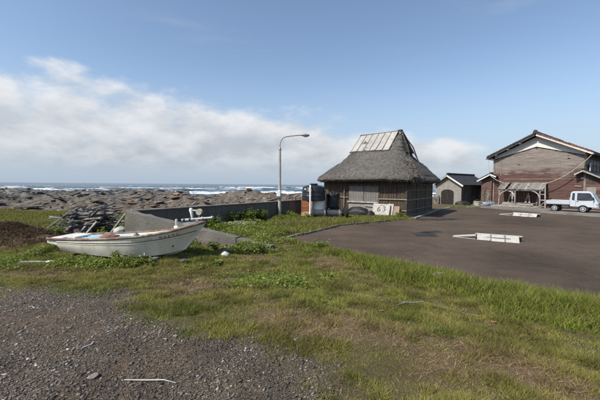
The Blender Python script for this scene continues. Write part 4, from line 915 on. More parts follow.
    MB().lathe([(.3, .0), (.36, .5), (.4, .52), (.4, .56), (.34, .56), (.28, .08)], n=20).build('tub_body', 'orange_pale' if 0 else 'rope', t, smooth=40)
    MB().tube([(-.38, 0, .5), (-.3, 0, .68), (0, 0, .76), (.3, 0, .68), (.38, 0, .5)], .012, 5).build('handle', 'steel', t)
barn_lumber()

# ================================================================== TRUCK
def make_truck():
    t = thing('pickup_truck', 'small pale blue pickup truck parked in front of the barn', 'truck', (24.98, 30.4, .055), BR); t.scale = (1.07, 1.07, 1.05)
    w = .71
    # cab shell: side profile lofted across the width (narrower at the roof)
    prof = [(-.10, .46), (1.0, .46), (1.62, .42), (1.70, .55), (1.70, .86), (1.64, .98), (1.30, 1.62), (1.18, 1.74), (1.0, 1.78), (.15, 1.78), (.0, 1.74), (-.08, 1.62), (-.10, .98)]
    b = MB()
    def inset(z): return 0 if z < 1.0 else (z - 1.0) / .78 * .1
    for s in (-1, 1): b.v += [(x, s * (w - inset(z)), z) for x, z in prof]
    n = len(prof); b.f = [tuple(range(n)), tuple(range(2 * n - 1, n - 1, -1))] + [(i, i + n, (i + 1) % n + n, (i + 1) % n) for i in range(n)]
    cab = b.build('cab', 'truck', t, smooth=40, bevel=.03)
    # windows, set proud with dark seals
    def side_win(pts, s, nm='window'):
        def q(x, z, o): return (x, s * (w - inset(z) + o), z)
        cx = sum(p[0] for p in pts) / len(pts); cz = sum(p[1] for p in pts) / len(pts)
        k = len(pts)
        f = MB(); f.add([q(x, z, .004) for x, z in pts] + [q(x, z, -.02) for x, z in pts], [tuple(range(k)), tuple(range(2 * k - 1, k - 1, -1))] + [(i, i + k, (i + 1) % k + k, (i + 1) % k) for i in range(k)]); fr = f.build(nm, 'black_trim', t)
        g = MB(); ins = [(cx + (x - cx) * .93, cz + (z - cz) * .9) for x, z in pts]; g.add([q(x, z, .008) for x, z in ins], [tuple(range(k))]); g.build('pane', 'glass_dark', fr)
    for s in (-1, 1):
        side_win([(.36, 1.02), (1.30, 1.02), (1.46, 1.08), (1.20, 1.58), (1.1, 1.63), (.36, 1.63)], s)
        side_win([(.02, 1.05), (.2, 1.0), (.2, 1.62), (.04, 1.62)], s, 'quarter_window')
        # door outline and handle
        for (x, z0, z1) in ((.29, .5, 1.7), (1.4, .62, 1.02)): MB().box((x, s * (w + .0005), (z0 + 1.0) / 2), (.012, .006, 1.0 - z0)).build('door_gap', 'black_trim', t)
        MB().box((.4, s * (w + .012), .93), (.13, .03, .035)).build('door_handle', 'black_trim', t, bevel=.008)
        m = MB().box((1.42, s * (w + .14), 1.18), (.07, .16, .22)).build('mirror', 'black_trim', t, bevel=.03); MB().beam((1.4, s * w, 1.1), (1.42, s * (w + .1), 1.14), .03, .03).build('mirror_arm', 'black_trim', m)
        MB().box((1.69, s * .52, .72), (.06, .26, .18)).build('headlight', 'lamp_clear', t, bevel=.03)
        MB().box((1.63, s * (w - .005), .68), (.1, .03, .08)).build('indicator', 'orange', t, bevel=.01)
    # windscreen
    ws = MB(); P = [(1.655, -.62, .985), (1.655, .62, .985), (1.318, .55, 1.6), (1.318, -.55, 1.6)]; nv = Vector((.88, 0, .47)) * .006; P = [Vector(p) + nv for p in P]
    ws.add(P, [(0, 1, 2, 3)]); ws.build('windscreen', 'glass_dark', t)
    MB().box((1.68, 0, .5), (.1, 1.36, .2)).build('bumper', 'truck', t, bevel=.03)
    MB().box((1.715, 0, .74), (.02, .7, .1)).build('grille', 'black_trim', t)
    MB().box((1.737, 0, .5), (.01, .33, .165)).build('number_plate', 'plate_yellow', t)
    # wheels, arches
    for x in (-1.14, .77):
        for s in (-1, 1):
            wh = MB().lathe([(.19, -.07), (.255, -.075), (.275, -.05), (.275, .05), (.255, .075), (.19, .07)], (x, s * .65, .275), 24, 'y').build('wheel', 'rubber', t, smooth=40)
            MB().lathe([(.05, -.08), (.12, -.06), (.175, -.075), (.195, -.07), (.195, .07), (.175, .075), (.12, .06), (.05, .08)], (x, s * .652, .275), 20, 'y').build('rim', 'rim', wh, smooth=40)
    for s in (-1, 1):
        pts = [(.77 + .345 * math.cos(a), .29 + .335 * math.sin(a)) for a in np.linspace(-.35, math.pi + .35, 12)]
        MB().prism(pts, s * (w - .06), s * (w + .004)).build('wheel_arch', 'black_trim', t)
    # cargo bed
    bed = MB().box((-.93, 0, .66), (1.62, 1.4, .07)).build('cargo_bed', 'truck', t)
    for s in (-1, 1):
        g = MB().box((-.93, s * .70, .825), (1.62, .035, .28)).build('side_gate', 'truck', t, bevel=.01)
        for k in range(4): MB().box((-1.55 + k * .42, s * .722, .82), (.03, .015, .24)).build('gate_rib', 'truck', g)
        MB().box((-.93, s * .718, .955), (1.62, .03, .03)).build('gate_rail', 'truck', g)
    MB().box((-1.745, 0, .825), (.035, 1.4, .28)).build('tail_gate', 'truck', t, bevel=.01)
    MB().box((-.118, 0, .98), (.03, 1.36, .5)).build('headboard', 'truck', t)
    for s in (-1, 1): MB().box((-1.755, s * .55, .58), (.05, .26, .1)).build('tail_light', 'lamp_red', t)
    for s in (-.33, .33): MB().box((-.5, s, .5), (2.4, .07, .13)).build('chassis_rail', 'black_trim', t)
    MB().box((-.42, -.5, .46), (.5, .25, .22)).build('fuel_tank', 'interior', t, bevel=.03)
    MB().box((-.35, .5, .46), (.45, .25, .24)).build('battery_box', 'interior', t, bevel=.03)
    for s in (-1, 1): MB().box((-1.52, s * .62, .42), (.02, .22, .3)).build('mud_flap', 'rubber', t)
def dark_glass():
    m, N, L, b = new_mat('glass_dark'); n = N.new('ShaderNodeTexNoise'); n.inputs['Scale'].default_value = 2; r = ramp(N, [(.35, (.012, .014, .016)), (.65, (.03, .034, .038))])
    L.new(n.outputs[0], r.inputs[0]); L.new(r.outputs[0], b.inputs['Base Color']); b.inputs['Roughness'].default_value = .06; b.inputs['Specular IOR Level'].default_value = .6; return m
MT['glass_dark'] = dark_glass()
make_truck()

# ================================================================== STREET LAMP
def make_lamp():
    t = thing('street_lamp', 'tall grey street lamp with a curved arm by the sea wall', 'street lamp', (-1.40, 22.8, gz(-1.40, 22.8) - .05)); t.scale = (.97, .97, .97)
    MB().tube([(0, 0, -.2), (0, 0, 1.5), (0, 0, 4.98)], [.115, .105, .085], 14).build('pole', 'pole', t, smooth=50)
    MB().lathe([(.1, 0), (.1, .12), (.07, .16)], (0, 0, 4.86), 14).build('collar', 'steel', t, smooth=40)
    arm = [(0, 0, 4.9), (.0, 0, 5.25), (.06, 0, 5.5), (.2, 0, 5.7), (.42, 0, 5.8), (.8, 0, 5.86), (1.5, 0, 5.93)]
    MB().tube(arm, .045, 10).build('arm', 'pole', t, smooth=60)
    hd = MB(); st = [(1.42, .05, .05, 5.93), (1.5, .09, .07, 5.93), (1.68, .15, .1, 5.925), (1.9, .15, .1, 5.91), (2.04, .09, .06, 5.9), (2.08, .02, .02, 5.9)]; n = 14
    vs = [(x, a * math.cos(2 * math.pi * k / n), z + b * math.sin(2 * math.pi * k / n)) for x, a, b, z in st for k in range(n)]
    hd.add(vs, [(i * n + k, i * n + (k + 1) % n, (i + 1) * n + (k + 1) % n, (i + 1) * n + k) for i in range(len(st) - 1) for k in range(n)] + [tuple(range(n)), tuple(range((len(st) - 1) * n, len(st) * n))])
    h = hd.build('lamp_head', 'steel', t, smooth=60)
    vs = [(1.8 + .17 * math.cos(a) * math.cos(e), .11 * math.sin(a) * math.cos(e), 5.855 - .09 * math.sin(e)) for e in (0, .5, 1.0, 1.5) for a in np.linspace(0, 2 * math.pi, 12, endpoint=False)]
    MB().add(vs, [(i * 12 + k, i * 12 + (k + 1) % 12, (i + 1) * 12 + (k + 1) % 12, (i + 1) * 12 + k) for i in range(3) for k in range(12)]).build('lens', 'lamp_clear', h, smooth=60)
    b = MB().box((-.06, -.17, 1.82), (.26, .16, .42)).build('meter_box', 'white', t, bevel=.02)
    MB().box((-.06, -.12, 1.56), (.34, .2, .04)).build('box_bracket', 'steel', b)
    for z in (1.68, 1.96): MB().lathe([(.108, 0), (.112, .01), (.112, .03), (.108, .04)], (0, 0, z), 14).build('strap', 'steel', b)
    MB().tube([(.1, -.05, 0), (.1, -.05, 1.6)], .02, 6).build('conduit', 'steel', t)
make_lamp()

# ================================================================== TANKS, DRUMS AND BOXES BY THE HUT
def make_clutter():
    g0 = gz(1.2, 23.8)
    t = thing('water_tank', 'big round black plastic tank raised on boxes left of the hut', 'tank', (.98, 24.0, g0 + 1.17))
    MB().lathe([(.8, 0), (.84, .04), (.83, .3), (.85, .33), (.83, .36), (.82, .62), (.84, .65), (.82, .68), (.8, .9), (.74, .98), (.45, 1.08), (.3, 1.1)], n=40).build('tank_body', 'plastic_black', t, smooth=35)
    MB().lathe([(.27, 1.09), (.29, 1.12), (.29, 1.19), (.25, 1.22)], n=24).build('lid', 'plastic_black', t, smooth=35)
    MB().box((-.62, -.535, .82), (.13, .02, .09), (0, 0, -.86)).build('sticker', 'white', t)
    p = thing('standpipe', 'pale upright pipe in front of the big black tank', 'pipe', (.71, 23.05, g0 - .05))
    MB().tube([(0, 0, 0), (0, 0, 2.2)], .06, 10).build('pipe', 'white', p, smooth=50)
    MB().tube([(0, 0, 2.14), (0, .08, 2.26), (0, .3, 2.28), (0, .34, 2.28)], .06, 10).build('elbow', 'white', p, smooth=50)
    def crate(loc, mat, label, size=(.56, .5, .38), rz=0):
        t = thing('plastic_crate', label, 'crate', loc, rz); w, d, h = size; e = .025
        MB().box((0, 0, .015), (w, d, .03)).build('base', mat, t)
        for s in (-1, 1):
            for ax in (0, 1):
                pn = MB()
                for k in range(4):
                    z = h * (k + .5) / 4 + .02
                    if ax: pn.box((s * (w / 2 - e / 2), 0, z), (e, d, h / 4 * .8))
                    else: pn.box((0, s * (d / 2 - e / 2), z), (w - 2 * e - .004, e, h / 4 * .8))
                pn.build('side', mat, t)
        for a in (-1, 1):
            for b in (-1, 1): MB().box((a * (w / 2 - .01), b * (d / 2 - .01), h / 2 + .015), (.05, .05, h)).build('corner', mat, t)
        return t
    crate((.4, 23.65, g0 - .01), 'orange_pale', 'pale orange plastic crate at the bottom under the black tank'); crate((.4, 23.65, g0 + .385), 'orange', 'orange plastic crate in the middle under the black tank', rz=.04)
    crate((.4, 23.65, g0 + .78), 'orange', 'topmost orange plastic crate right under the black tank', rz=-.03)
    crate((.38, 24.35, g0), 'orange_pale', 'pale faded crate hidden behind the orange crates', (.5, .5, 1.16))
    t = thing('white_tub', 'dirty white tub under the right half of the black tank', 'tub', (1.32, 24.0, g0 - .01))
    MB().lathe([(.38, 0), (.42, .05), (.42, .55), (.44, .58), (.42, .61), (.43, 1.1), (.45, 1.12), (.45, 1.17)], n=28).build('tub_body', 'white', t, smooth=35)
    for z in (.3, .85): MB().lathe([(.421, 0), (.44, .015), (.44, .035), (.425, .05)], (0, 0, z), 28).build('hoop', 'white', t, smooth=35)
    t = thing('black_vat', 'tall black vat between the big tank and the hut wall', 'tank', (2.42, 24.65, gz(2.42, 24.65) - .02))
    MB().lathe([(.42, 0), (.47, .05), (.48, .7), (.5, .73), (.48, .76), (.5, 1.45), (.53, 1.47), (.53, 1.53), (.46, 1.55)], n=28).build('vat_body', 'plastic_black', t, smooth=35)
    MB().lathe([(.5, 1.55), (.52, 1.57), (.5, 1.66), (.2, 1.73), (.1, 1.74)], n=28).build('lid', 'plastic_black', t, smooth=35)
    for k in range(3): MB().tube([(-.2 + .2 * k, -.3, 1.64), (-.15 + .2 * k, -.28, 1.76), (0 + .2 * k, -.25, 1.78), (.05 + .2 * k, -.2, 1.64)], .03, 6).build('lid_handle', 'plastic_black', t, smooth=50)
    MB().tube([(.5, -.2, .1), (.54, -.24, 1.0), (.45, -.3, 1.5)], .03, 6).build('hose', 'plastic_black', t)
    # small jerry cans between
    for (x, y, z, r, lab) in ((1.95, 23.75, 0, .1, 'black jerry can standing between drums and vat'),):
        c = thing('jerry_can', lab, 'can', (x, y, gz(x, y)), r); MB().box((0, 0, .3), (.36, .2, .55)).build('can_body', 'plastic_black', c, bevel=.04); MB().tube([(-.1, 0, .57), (-.08, 0, .63), (.08, 0, .63), (.1, 0, .57)], .02, 6).build('handle', 'plastic_black', c); MB().lathe([(.03, 0), (.03, .07)], (.14, 0, .56), 10).build('cap', 'white', c)
    def drum(loc, rz, label, L=.9, r=.3):
        t = thing('drum', label, 'drum', loc, rz)
        h = L / 2; pr = [(r * .9, -h + .02), (r, -h + .0), (r, -h + .03), (r * .97, -h + .05), (r * .97, -.17), (r * 1.02, -.15), (r * .97, -.13), (r * .97, .13), (r * 1.02, .15), (r * .97, .17), (r * .97, h - .05), (r, h - .03), (r, h), (r * .9, h - .02)]
        MB().lathe(pr, (0, 0, r * 1.02), 28, 'x').build('drum_body', 'drum_black', t, smooth=35)
        for y, z in ((.12, .17), (-.14, -.08)): MB().lathe([(.04, 0), (.04, .02)], (h - .015, y, r + z), 10, 'x').build('bung', 'steel', t)
        MB().lathe([(r * .995, -.012), (r * 1.003, -.01), (r * 1.003, .01), (r * .995, .012)], (h - .08, 0, r * 1.02), 28, 'x').build('band', 'rim', t)
        return t
    drum((1.33, 23.1, gz(1.33, 23.1) - .02), .06, 'black drum lying on its side under the big tank, left of the pair'); drum((2.34, 22.95, gz(2.34, 22.95) - .02), -.05, 'black drum lying on its side, right of the pair')
    t = thing('tyre', 'old black tyre stood on edge beside the right drum', 'tyre', (3.12, 23.0, gz(3.12, 23.0) + .37), .35)
    pr = [(.22 + .1 + .1 * math.cos(a), .1 * math.sin(a)) for a in np.linspace(0, 2 * math.pi, 12)]
    MB().lathe([(.2, -.08), (.3, -.1), (.37, -.08), (.39, 0), (.37, .08), (.3, .1), (.2, .08)], (0, 0, 0), 26, 'x').build('tread', 'rubber', t, smooth=35)
    MB().lathe([(.2, -.07), (.21, 0), (.2, .07)], (0, 0, 0), 20, 'x').build('rim', 'black_trim', t, smooth=35)
    lump('tarpaulin_bundle', (4.35, 24.75, gz(4.35, 24.75) - .02), (.95, .45, .52), 'tarp_black', 'crumpled black tarpaulin bundle below the hut shutters', 'tarpaulin', 6, -.55)
    lump('net_bag', (5.15, 24.3, gz(5.15, 24.3) - .02), (.35, .28, .3), 'tarp_black', 'small black bag on the ground left of the white sign boards', 'bag', 7, .3)
    # sign boards leaning on the hut
    HM = Matrix.Translation((7.0, 29.0, 0)) @ Matrix.Rotation(R(-34.5), 4, 'Z')
    def board(name, x0, x1, h, y0, y1, mat, label, cat, th=.03, tilt=0):
        p = HM @ Vector(((x0 + x1) / 2, y0, 0)); z = gz(p.x, p.y) - .03
        t = thing(name, label, cat, (p.x, p.y, z), R(-34.5)); lean = math.atan2(y1 - y0, h); w = x1 - x0
        rot = Matrix.Rotation(-lean, 4, 'X') @ Matrix.Rotation(tilt, 4, 'Y')
        b = MB().box((0, 0, h / 2), (w, th, h)); b.v = [tuple(rot @ Vector(v)) for v in b.v]; b.build('panel', mat, t); return t, rot
    t, rot = board('sign_board', 1.02, 2.35, .98, -4.45, -4.12, 'panel_white', 'white board with black numerals leaning on the hut front', 'sign', tilt=.03)
    up = rot @ Matrix.Translation((0, -.02, 0)) @ Matrix.Rotation(R(90), 4, 'X')
    text_part('6', .56, 'ink_worn', t, up @ Matrix.Translation((-.16, .56, 0)), bold=.007); text_part('3', .56, 'ink_worn', t, up @ Matrix.Translation((.24, .58, 0)), bold=.007)
    for (c, d) in (((.05, .87), (.34, .03)), ((.04, .27), (.62, .02))):
        b = MB().box((c[0], -.018, c[1]), (d[0], .006, d[1])); b.v = [tuple(rot @ Vector(v)) for v in b.v]; b.build('painted_stroke', 'ink' if d[0] < .6 else 'ink_faded', t)
    for x in (-.64, .64):
        b = MB().box((x, -.0185, .49), (.04, .012, .98)); b.v = [tuple(rot @ Vector(v)) for v in b.v]; b.build('frame_edge', 'wood_pale', t)
    board('white_board', 2.1, 2.52, .97, -4.22, -4.0, 'panel_white', 'narrow white board standing behind the numbered sign board', 'board', tilt=.05)
    board('brown_board', 2.58, 3.0, .82, -4.2, -3.95, M('plywood', (.22, .165, .12), (.33, .26, .2), 4, .85, .3, 25, (4, 4, .6), rand=0), 'brown plywood board leaning at the hut\'s right front corner', 'board', tilt=-.02)
make_clutter()

# ================================================================== WHITE PANELS ON THE LOT
def white_panels(loc, rz, L, label, sc=1.0):
    t = thing('fallen_barrier', label, 'barrier', loc, rz); t.scale = (sc, sc, sc)
    # low ridge of three boards in front and a back leaf, hinged at the top
    for k in range(3):
        a, b = k * L / 3 + .012, (k + 1) * L / 3 - .012; u = random.gauss(0, .006)
        MB().hexa([(a, 0, .0 + u), (b, 0, .0 + u), (b, .04, .0 + u), (a, .04, .0 + u), (a, .42, .22 + u), (b, .42, .22 + u), (b, .45, .2 + u), (a, .45, .2 + u)]).build('front_panel', 'panel_white', t)
    MB().hexa([(.0, .52, .19), (L + .12, .52, .19), (L + .14, .55, .22), (.0, .55, .22), (.0, .80, .0), (L + .1, .80, .0), (L + .1, .84, .0), (.0, .84, .0)]).build('back_panel', 'panel_white', t)
    MB().beam((-.06, .48, .215), (L + .1, .48, .21), .09, .04, j=.004).build('hinge_rail', 'panel_white', t)
    for k in (1, 2): MB().hexa([(k * L / 3 - .02, -.012, .02), (k * L / 3 + .02, -.012, .02), (k * L / 3 + .02, .0, .02), (k * L / 3 - .02, .0, .02), (k * L / 3 - .02, .4, .242), (k * L / 3 + .02, .4, .242), (k * L / 3 + .02, .42, .23), (k * L / 3 - .02, .42, .23)]).build('strap', 'wood_grey', t)
    MB().beam((L / 3 - .15, .2, .125), (2 * L / 3 + .2, .2, .125), .035, .02).build('cross_batten', 'wood_grey', t)
    # side leaf folded out to the left, one corner on the ground
    MB().hexa([(-.04, .2, .14), (-.04, .62, .14), (-.92, .55, .03), (-.95, .25, .015), (-.04, .2, .165), (-.04, .62, .165), (-.92, .55, .055), (-.95, .25, .04)]).build('side_leaf', 'panel_white', t)
    MB().beam((-.95, .28, .02), (-.04, .12, .02), .05, .035).build('ground_rail', 'wood_pale', t)
    for x in (.02, L - .02): MB().beam((x, .1, .015), (x, .78, .015), .04, .03).build('cross_rail', 'wood_dark', t)
    for x in (.02, L - .02): MB().beam((x, .47, .02), (x, .47, .19), .035, .035, up=(0, 1, 0)).build('prop', 'wood_dark', t)
white_panels((7.55, 14.12, .012), math.atan2(-.72, 1.3), 1.55, 'nearer of two white folding barriers collapsed on the brown lot')
white_panels((16.62, 26.0, .012), math.atan2(-1.05, .98), 1.55, 'farther white folding barrier collapsed on the lot before the barn', 1.02)

# ================================================================== BOAT
def make_boat():
    bx, by = -7.62, 10.62; z0 = .04
    rz = math.atan2(-.55, 5.13); t = thing('fishing_boat', 'old cream white open fishing boat with blue inside lying on the grass', 'boat', (bx, by, z0), rz); t.scale = (.925, .925, .96)
    S = np.linspace(0, 1, 41); key = [0, .2, .4, .6, .78, .92, 1]
    def crv(v):
        f = np.interp(np.linspace(0, 1, 201), key, v); k = np.ones(25) / 25; fp = np.concatenate([np.full(12, f[0]), f, f[-1] + (f[-1] - f[-2]) * np.arange(1, 13)]); sm = np.convolve(fp, k, 'valid'); sm[0] = f[0]; 
        return np.interp(S, np.linspace(0, 1, 201), sm)
    yg = np.maximum(crv([.62, .70, .74, .72, .60, .34, .02]), .02); zg = crv([.55, .58, .63, .71, .86, 1.03, 1.15])
    yc = np.maximum(crv([.52, .58, .6, .53, .34, .12, .0]), .012); zc = crv([.2, .12, .06, .05, .08, .17, .28]); zk = crv([.12, .05, .01, 0, .03, .1, .24])
    xg = .32 + 4.85 * S; xc = .42 + 4.05 * S; xk = .45 + 3.92 * S
    yg[-1] = .02; yc[-1] = .012
    def side(i, v, sg, out=0):
        b = .05 * math.sin(math.pi * v) * (1 - S[i]) * 1.0 - .05 * math.sin(math.pi * v) * S[i] ** 3
        return Vector((xc[i] + (xg[i] - xc[i]) * v, sg * (yc[i] + (yg[i] - yc[i]) * v + b + out), zc[i] + (zg[i] - zc[i]) * v))
    nv = 9; n = len(S)
    def loft(fn, m, mirror=(1, -1)):
        b = MB()
        for sg in mirror:
            vs = [fn(i, k, sg) for i in range(n) for k in range(m)]
            b.add(vs, [(i * m + k, (i + 1) * m + k, (i + 1) * m + k + 1, i * m + k + 1) for i in range(n - 1) for k in range(m - 1)])
        return b
    hull = loft(lambda i, k, sg: side(i, k / (nv - 1), sg), nv)
    # transom
    k0 = [side(0, k / (nv - 1), 1) for k in range(nv)]; k1 = [side(0, k / (nv - 1), -1) for k in range(nv)]
    hull.add(k0 + k1[::-1] + [Vector((xk[0], 0, zk[0]))], [tuple(range(2 * nv)) + (2 * nv,)] if 0 else [tuple(range(2 * nv))])
    # inner skin
    hull.add(*(lambda b: (b.v, b.f))(loft(lambda i, k, sg: (lambda p: Vector((p.x - .02, sg * max(.005, abs(p.y) - .045), max(p.z, .1))))(side(i, k / (nv - 1), sg)), nv)))
    hull.build('hull', 'hull', t, smooth=50)
    loft(lambda i, k, sg: (Vector((xk[i], sg * .0, zk[i])).lerp(side(i, 0, sg), k)) + Vector((0, 0, -.0)), 2).build('hull_bottom', 'hull_bottom', t, smooth=50)
    kb = MB(); kb.tube([Vector((xk[i], 0, zk[i])) for i in range(0, n, 2)] + [side(n - 1, v, 0) for v in (.0, .3, .6, 1.0)], .03, 6); kb.build('keel', 'hull', t, smooth=50)
    # gunwale rails, dark rub line
    for sg in (1, -1):
        MB().tube(([Vector((.0, sg * .62, .585))] if 1 else []) + [side(i, 1, sg, -.01) + Vector((0, 0, .012)) for i in range(n)], .042, 8).build('gunwale', 'boat_rail', t, smooth=60)
        MB().tube([side(i, .80 - .08 * S[i], sg, .004) for i in range(n - 1)], .013, 6).build('rub_line', 'dark_line', t, smooth=60)
        MB().tube([side(i, .72 - .08 * S[i], sg, .004) for i in range(n - 1)], .01, 6).build('rub_line', 'hull', t, smooth=60)
    # floor, thwarts, foredeck
    fl = MB(); m = 3
    vs = [(xc[i] + .03, q * (yc[i] - .03), .25) for i in range(n - 4) for q in (-1, 0, 1)]; fl.add(vs, [(i * 3 + k, (i + 1) * 3 + k, (i + 1) * 3 + k + 1, i * 3 + k + 1) for i in range(n - 5) for k in range(2)]); fl.build('floor', 'boat_blue', t)
    def at_x(x): return int(np.argmin(np.abs(xg - x)))
    for x, w_, mt, dz in ((1.35, .3, 'boat_blue', -.1), (2.45, .26, 'boat_blue', -.08), (3.3, .24, 'boat_white', -.1)):
        i = at_x(x); MB().box((x, 0, zg[i] + dz), (w_, 2 * yg[i] - .1, .035)).build('thwart', mt, t, bevel=.008); MB().box((x, 0, (zg[i] + dz) / 2 + .06), (.03, 2 * yc[i] - .02, zg[i] + dz - .14)).build('bulkhead', mt, t)
    for sg in (1, -1): MB().tube([side(i, .82, sg, -.07) for i in range(2, n - 6)], .035, 6).build('inner_stringer', 'boat_blue', t, smooth=60)
    fd = MB(); i0 = at_x(4.0); idx = list(range(i0, n)); vs = [(xg[i], q * max(.005, yg[i] - .03), zg[i] - .03 + (.03 if q == 0 else 0)) for i in idx for q in (-1, 0, 1)]
    fd.add(vs, [(i * 3 + k, (i + 1) * 3 + k, (i + 1) * 3 + k + 1, i * 3 + k + 1) for i in range(len(idx) - 1) for k in range(2)]); fd.add([(xg[i0], -yg[i0] + .04, zg[i0] - .03), (xg[i0], yg[i0] - .04, zg[i0] - .03), (xc[i0], yc[i0], .14), (xc[i0], -yc[i0], .14)], [(0, 1, 2, 3)]); fd.build('foredeck', 'boat_white', t, smooth=40)
    # stern shelf for the outboard
    MB().prism([(-.02, .44), (.4, .36), (.4, .545), (-.02, .56)], -.6, .6).build('stern_shelf', 'hull', t, bevel=.02)
    MB().box((.19, 0, .57), (.44, 1.26, .045)).build('shelf_rail', 'boat_white', t, bevel=.015)
    MB().box((.62, .05, .58), (.3, .8, .06)).build('stern_box', 'boat_white', t, bevel=.02)
    MB().box((1.15, .1, .5), (.55, .62, .05), (0, .08, .1), j=.02).build('hatch_board', 'boat_blue', t)
    # lettering, letter by letter along the flare
    def letter(ch, x, size, mat):
        q_ = (x - .34) / 4.69 * 40; i = int(np.clip(q_, 1, n - 3)); fr = q_ - i
        def sd(v, o=0): return side(i, v, -1, o).lerp(side(i + 1, v, -1, o), fr)
        p = sd(.80, .006); px = (side(i + 1, .80, -1) - side(i, .80, -1)).normalized(); up = (sd(.95) - sd(.6)).normalized(); nr = px.cross(up).normalized(); up = nr.cross(px)
        text_part(ch, size, mat, t, Matrix.Translation(p) @ Matrix((px, up, nr)).transposed().to_4x4(), bold=.002 if mat == 'ink' else 0, depth=.003)
    for k, ch in enumerate('ISJ1-171'): letter(ch, 3.02 + k * .085, .12, 'ink_faded')
    for k, ch in enumerate('MAEMA'): letter(ch, 3.9 + k * .12, .115, 'ink_worn')
    i = at_x(4.75); MB().lathe([(.03, -.01), (.03, .01)], tuple(side(at_x(4.6), .3, -1, .004)), 12, 'y').build('drain_hole', 'ink', t)
    # hauling gear at the bow
    zb = 1.1
    MB().tube([(4.25, -.2, 1.0), (4.25, -.2, 1.24)], .035, 8).build('bow_post', 'boat_white', t, smooth=50); MB().box((4.25, -.2, .99), (.12, .12, .08)).build('post_base', 'boat_white', t, bevel=.01)
    r_ = MB().tube([(4.35, -.02, 1.19), (5.45, -.05, 1.29)], .045, 12).build('bow_roller', 'steel', t, smooth=50)
    for x in (4.42, 4.62, 5.05, 5.38): MB().tube([(x, -.02 - (x - 4.35) * .03, 1.19 + (x - 4.35) * .09), (x + .05, -.02 - (x - 4.3) * .03, 1.19 + (x - 4.3) * .09)], .066, 12).build('roller_flange', 'steel' if x > 4.7 else 'black_trim', r_, smooth=40)
    MB().box((4.75, 0, 1.1), (.7, .16, .1), (0, -.1, 0)).build('roller_bed', 'steel', t)
    MB().box((4.9, .02, 1.17), (.1, .2, .14)).build('roller_bearing', 'steel', t)
    MB().tube([(4.68, .06, 1.2), (4.66, .06, 1.4), (4.63, .06, 1.54), (4.6, .06, 1.57)], [.03, .05, .065, .03], 12).build('hauler_motor', 'boat_white', t, smooth=50)
    MB().lathe([(.04, -.05), (.1, -.055), (.06, -.02), (.06, .02), (.1, .055), (.04, .05)], (4.92, .06, 1.46), 20, 'y').build('line_drum', 'rope', t, smooth=40)
    MB().tube([(4.92, .06, 1.22), (4.92, .06, 1.48)], .025, 6).build('drum_stand', 'steel', t)
    MB().tube([(4.66, .06, 1.5), (4.92, .06, 1.5)], .03, 8).build('drum_shaft', 'steel', t)
    # things lying in the boat
    lump('red_cloth', (-6.2, 10.75, .53), (.26, .2, .085), 'cloth_red', 'faded red cloth heaped on the boat\'s stern thwart', 'cloth', 12, .2)
    lump('float_ball', (-5.15, 10.45, .58), (.09, .09, .1), M('float_green', (.05, .12, .1), (.1, .2, .16), 6, .5, .1, rand=0), 'small dark green float lying in the blue boat', 'float', 13)
    # timbers carrying the boat
    for x, L in ((1.6, 1.7), (3.55, 1.5)):
        p = Vector((bx, by, 0)) + Matrix.Rotation(rz, 3, 'Z') @ Vector((x * .945, -.1, 0)); o = MB().box((0, 0, 0), (.14, L, .12), j=.01).build('keel_timber', 'wood_grey'); o.location = (p.x, p.y, .03); o.rotation_euler.z = rz
        tag(o, 'grey timber under the boat\'s %s' % ('stern' if x < 2 else 'bow'), 'timber')
    for (px, py, L, w_, a, lab) in ((-4.7, 9.35, 1.15, .13, .02, 'pale plank on the grass under the boat\'s bow half'), (-7.7, 9.5, .95, .1, .05, 'white plank lying in weeds before the boat stern')):
        o = MB().box((0, 0, 0), (L, w_, .05), j=.006).build('plank', 'wood_pale'); o.location = (px, py, gz(px, py) + .035); o.rotation_euler.z = a; tag(o, lab, 'plank')
make_boat()

